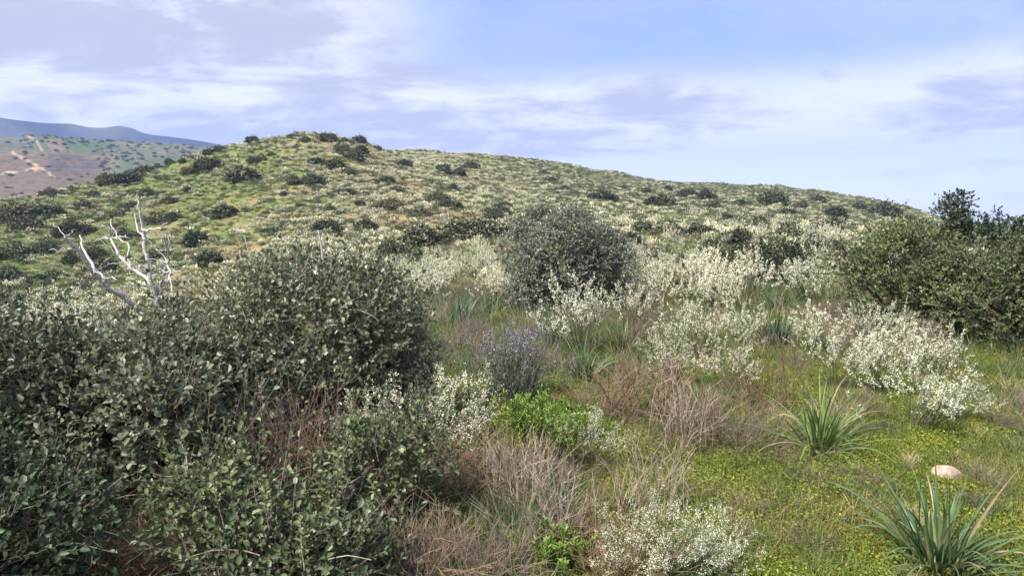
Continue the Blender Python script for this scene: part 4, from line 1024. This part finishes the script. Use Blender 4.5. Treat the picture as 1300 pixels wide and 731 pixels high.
dens *= 1 - 0.5 * np.exp(-((PXs - 575) / 60) ** 2) * np.exp(-((Q - 45) / 22) ** 2)
dens *= np.where((PXs < 330) & (Q < 95), 0.5, 1)
dens *= np.where((PXs > 470) & (PXs < 1100) & (Q < 42), 0.12, 1)
keep = rg.random(len(X)) < dens * 0.62
X, Y, Q, PXs = X[keep], Y[keep], Q[keep], PXs[keep]; n = len(X)
wh = rg.random(n) < (0.77 - 0.26 * sstep(-PXs, -420, -220) - sstep(PXs, 520, 760) * (0.10 + 0.34 * sstep(Q, 40, 80)))
idx = np.where(wh, rg.integers(0, 5, n), rg.integers(5, 8, n))
s = rg.uniform(0.38, 1.0, n) * np.interp(Q, [25, 120, 300], [0.85, 1.0, 1.25]); SC = np.stack([s * rg.uniform(0.8, 1.35, n), s * rg.uniform(0.8, 1.35, n), s * rg.uniform(0.8, 1.2, n)], 1)
scatter('hillside_scrub', HT, np.stack([X, Y, height(X, Y) - 0.03], 1), rg.uniform(0, 6.28, n), SC, idx, 'pale flowering scrub and heath speckling the hillsides', 'scrub')
print('hill tufts', n)

# distant bushes on the terraced hill across the valley
fx, fy, fz, FPXs, fpy = FH
msk = (FPXs > -60) & (FPXs < 330) & (fpy < 250)
ii = np.flatnonzero(msk.ravel() & (rg.random(msk.size) < np.where((FPXs > 130) | ((fpy < 186) & (FPXs > 40)), 0.045, 0.006).ravel() * np.where((fx ** 2 + fy ** 2) < 1000 ** 2, 1, 0).ravel()))
P = np.stack([fx.ravel()[ii], fy.ravel()[ii], fz.ravel()[ii]], 1); n = len(P)
s = rg.uniform(1.6, 4.2, n)
scatter('valley_scrub', [HS[0], HS[1], HT[5], HT[0]], P, rg.uniform(0, 6.28, n), np.stack([s, s, s * 0.8], 1), rg.choice(4, n, p=[.4, .3, .2, .1]), 'far bushes speckled over the terraced hillside across the valley', 'scrub')

# near grass: short mossy turf, longer green grass, straw and dead litter
def sward(seed, ca, cb, n, h, w, area, droop=-0.06, spread=0.6, mat=None):
    rng = np.random.default_rng(seed); mb = MB(); az = rng.uniform(0, 6.28, n); sp = np.abs(rng.normal(0, spread, n))
    P = np.stack([rng.uniform(-area, area, n), rng.uniform(-area, area, n), np.full(n, -0.01)], 1)
    S = grow(rng, P, np.stack([np.cos(az) * sp, np.sin(az) * sp, np.ones(n)], 1), h * rng.uniform(0.4, 1.2, n), 4, (0, 0, droop), 0.14)
    ribbons(mb, S, w * rng.uniform(0.6, 1.3, n), lerp(ca, cb, rng.random(n)), rng); return mb.mesh('sward', mat or M_GRASS)
def herb(seed, ca, cb, n, h, L, area):
    rng = np.random.default_rng(seed); mb = MB(); P = np.stack([rng.uniform(-area, area, n), rng.uniform(-area, area, n), rng.uniform(0.0, h, n)], 1)
    leaves(mb, P, rng.normal(0, 1, (n, 3)) * [1, 1, 0.35], rng.normal(0, 0.35, (n, 3)) + [0, 0, 1], L * rng.uniform(0.6, 1.3, n), L * 0.55 * rng.uniform(0.6, 1.3, n), lerp(ca, cb, rng.random(n)))
    return mb.mesh('herb', M_GRASS)
YG1, YG2 = (0.135, 0.160, 0.018), (0.31, 0.315, 0.045)
SW = [sward(700, YG1, YG2, 130, 0.055, 0.004, 0.13), sward(701, (0.075, 0.118, 0.022), (0.155, 0.195, 0.045), 120, 0.085, 0.004, 0.13),
      herb(702, (0.11, 0.160, 0.020), (0.28, 0.325, 0.05), 130, 0.035, 0.016, 0.13), herb(703, (0.135, 0.140, 0.024), (0.28, 0.26, 0.05), 120, 0.03, 0.013, 0.13),
      sward(704, (0.15, 0.11, 0.05), (0.30, 0.23, 0.12), 70, 0.13, 0.0032, 0.14, -0.10, 1.4, M_DRY), sward(705, (0.11, 0.072, 0.04), (0.20, 0.14, 0.08), 70, 0.07, 0.003, 0.14, -0.05, 2.0, M_DRY),
      sward(706, (0.06, 0.10, 0.03), (0.13, 0.18, 0.06), 80, 0.15, 0.005, 0.12, -0.09, 0.55), sward(707, (0.24, 0.19, 0.10), (0.44, 0.37, 0.23), 40, 0.22, 0.003, 0.12, -0.08, 0.7, M_DRY),
      dry_mesh(708, (0.14, 0.10, 0.08), (0.27, 0.21, 0.18), 60, 0.26, 1.2, 3, -0.03, 0.0022)]
X, Y, Q = polar(29000, 1.9, 17, pixaz(-200), pixaz(1850), 1.15)
PXs = pxof(X, Y); n1 = fbm(X * 1.1 + 40, Y * 1.1, 3, 77); n2 = fbm(X * 0.5 + 3, Y * 0.5 + 8, 3, 78)
moss = np.clip(np.maximum(sstep(PXs + 90 * (n2 - 0.5), 640, 740), sstep(n2, 0.38, 0.52) * 0.9), 0.55, 1) * np.where(Q > 8.5, 0.75, 1)
u = rg.random(len(X)); u2 = rg.random(len(X))
drypatch = sstep(n1, 0.44, 0.60)
idx = np.where(u < moss * (1.0 - 0.38 * drypatch), np.where(u2 < 0.3, 0, np.where(u2 < 0.45, 1, np.where(u2 < 0.75, 2, 3))),
      np.where(u2 < 0.20, 4, np.where(u2 < 0.34, 5, np.where(u2 < 0.74, 6, np.where(u2 < 0.80, 7, np.where(u2 < 0.84, 8, 1))))))
idx = np.where((moss > 0.6) & (Q < 6) & (idx >= 6), 5, idx)
keep = ~((PXs < 330) & (rg.random(len(X)) < 0.6)) & ~(rg.random(len(X)) < 0.7 * np.exp(-((PXs - 560) / 55) ** 2) * np.exp(-((Q - 11) / 4.5) ** 2)); X, Y, Q, idx = X[keep], Y[keep], Q[keep], idx[keep]; n = len(X)
s = rg.uniform(0.75, 1.3, n) * np.interp(Q, [2, 8, 17], [1.0, 1.2, 1.9])
scatter('grass', SW, np.stack([X, Y, height(X, Y)], 1), rg.uniform(0, 6.28, n), np.stack([s, s, s * rg.uniform(0.8, 1.2, n)], 1), idx, 'yellow-green turf mixed with dry straw and dead litter', 'grass')
# rough tufts out to the foot of the slopes
TF = [tuft_mesh(720, (0.06, 0.10, 0.03), (0.14, 0.19, 0.06), 90, 0.45, 0.45, 0.008), tuft_mesh(721, (0.26, 0.20, 0.11), (0.50, 0.42, 0.26), 80, 0.45, 0.5, 0.007, -0.09, M_DRY),
      dry_mesh(722, (0.15, 0.13, 0.08), (0.27, 0.23, 0.15), 70, 0.5, 0.8, 3), dry_mesh(723, (0.12, 0.10, 0.08), GREY, 80, 0.4, 1.0, 3), tuft_mesh(724, (0.10, 0.13, 0.024), (0.20, 0.22, 0.05), 90, 0.25, 0.6, 0.008)]
X, Y, Q = polar(4600, 7.5, 45, pixaz(300), pixaz(1700), 1.3); PXs = pxof(X, Y)
keep = rg.random(len(X)) < np.clip(0.35 + 0.8 * sstep(fbm(X * 0.5, Y * 0.5, 2, 44), 0.35, 0.6), 0, 1) * np.where((PXs > 1180) & (Q < 9), 0.2, 1) * (1 - 0.75 * np.exp(-((PXs - 560) / 55) ** 2) * np.exp(-((Q - 11) / 4.5) ** 2))
X, Y, Q = X[keep], Y[keep], Q[keep]; n = len(X); s = rg.uniform(0.5, 1.1, n) * np.interp(Q, [7, 15, 45], [0.5, 0.8, 1.5])
scatter('rough_grass', TF, np.stack([X, Y, height(X, Y)], 1), rg.uniform(0, 6.28, n), np.stack([s, s, s * 0.65], 1), rg.choice(5, n, p=[.34, .16, .06, .06, .38]), 'rough green and straw tufts filling the ground between the shrubs', 'grass')

X, Y, Q = polar(17000, 14, 120, AZL, AZR, 1.1)
keep = rg.random(len(X)) < np.clip(0.3 + 0.9 * sstep(fbm(X * 0.3, Y * 0.3, 2, 45), 0.35, 0.6), 0, 1)
X, Y, Q = X[keep], Y[keep], Q[keep]; n = len(X); s = rg.uniform(0.6, 1.2, n) * np.interp(Q, [14, 40, 120], [0.8, 1.3, 2.2])
pk = np.where(pxof(X, Y) < 420, rg.choice(5, n, p=[.44, .06, .02, .06, .42]), rg.choice(5, n, p=[.32, .16, .06, .12, .34]))
scatter('slope_grass', TF, np.stack([X, Y, height(X, Y)], 1), rg.uniform(0, 6.28, n), np.stack([s * 1.3, s * 1.3, s * 0.42], 1), pk, 'long grass and dead stems covering the lower slopes', 'grass')
X, Y, Q = polar(330, 2.8, 8, pixaz(640), pixaz(1650), 1.4); n = len(X); s = rg.uniform(0.22, 0.5, n)
scatter('turf_tufts', TF, np.stack([X, Y, height(X, Y)], 1), rg.uniform(0, 6.28, n), np.stack([s * 1.2, s * 1.2, s * 0.7], 1), rg.choice(5, n, p=[.34, .16, .10, .12, .28]), 'small loose tufts standing out of the short turf', 'grass')

# ------------------------------------------------------------------ haze
def haze():
    import bmesh
    bm = bmesh.new(); bmesh.ops.create_cube(bm, size=1)
    zt, zb = 470.0, -330.0
    for v in bm.verts: v.co = (v.co.x * 7000, v.co.y * 7000, zb + (v.co.z + 0.5) * (zt - zb))
    me = bpy.data.meshes.new('haze'); bm.to_mesh(me); bm.free()
    m = bpy.data.materials.new('haze'); m.use_nodes = True; n, l = m.node_tree.nodes, m.node_tree.links
    n.remove(n['Principled BSDF']); v = n.new('ShaderNodeVolumePrincipled')
    v.inputs['Color'].default_value = (0.38, 0.53, 1.0, 1); v.inputs['Density'].default_value = 2.4e-4; v.inputs['Anisotropy'].default_value = 0.0
    l.new(v.outputs[0], n['Material Output'].inputs['Volume']); me.materials.append(m)
    obj('haze', me, kind='stuff', label='thin blue air between the hills', cat='haze')
HAZE = True
if HAZE: haze()
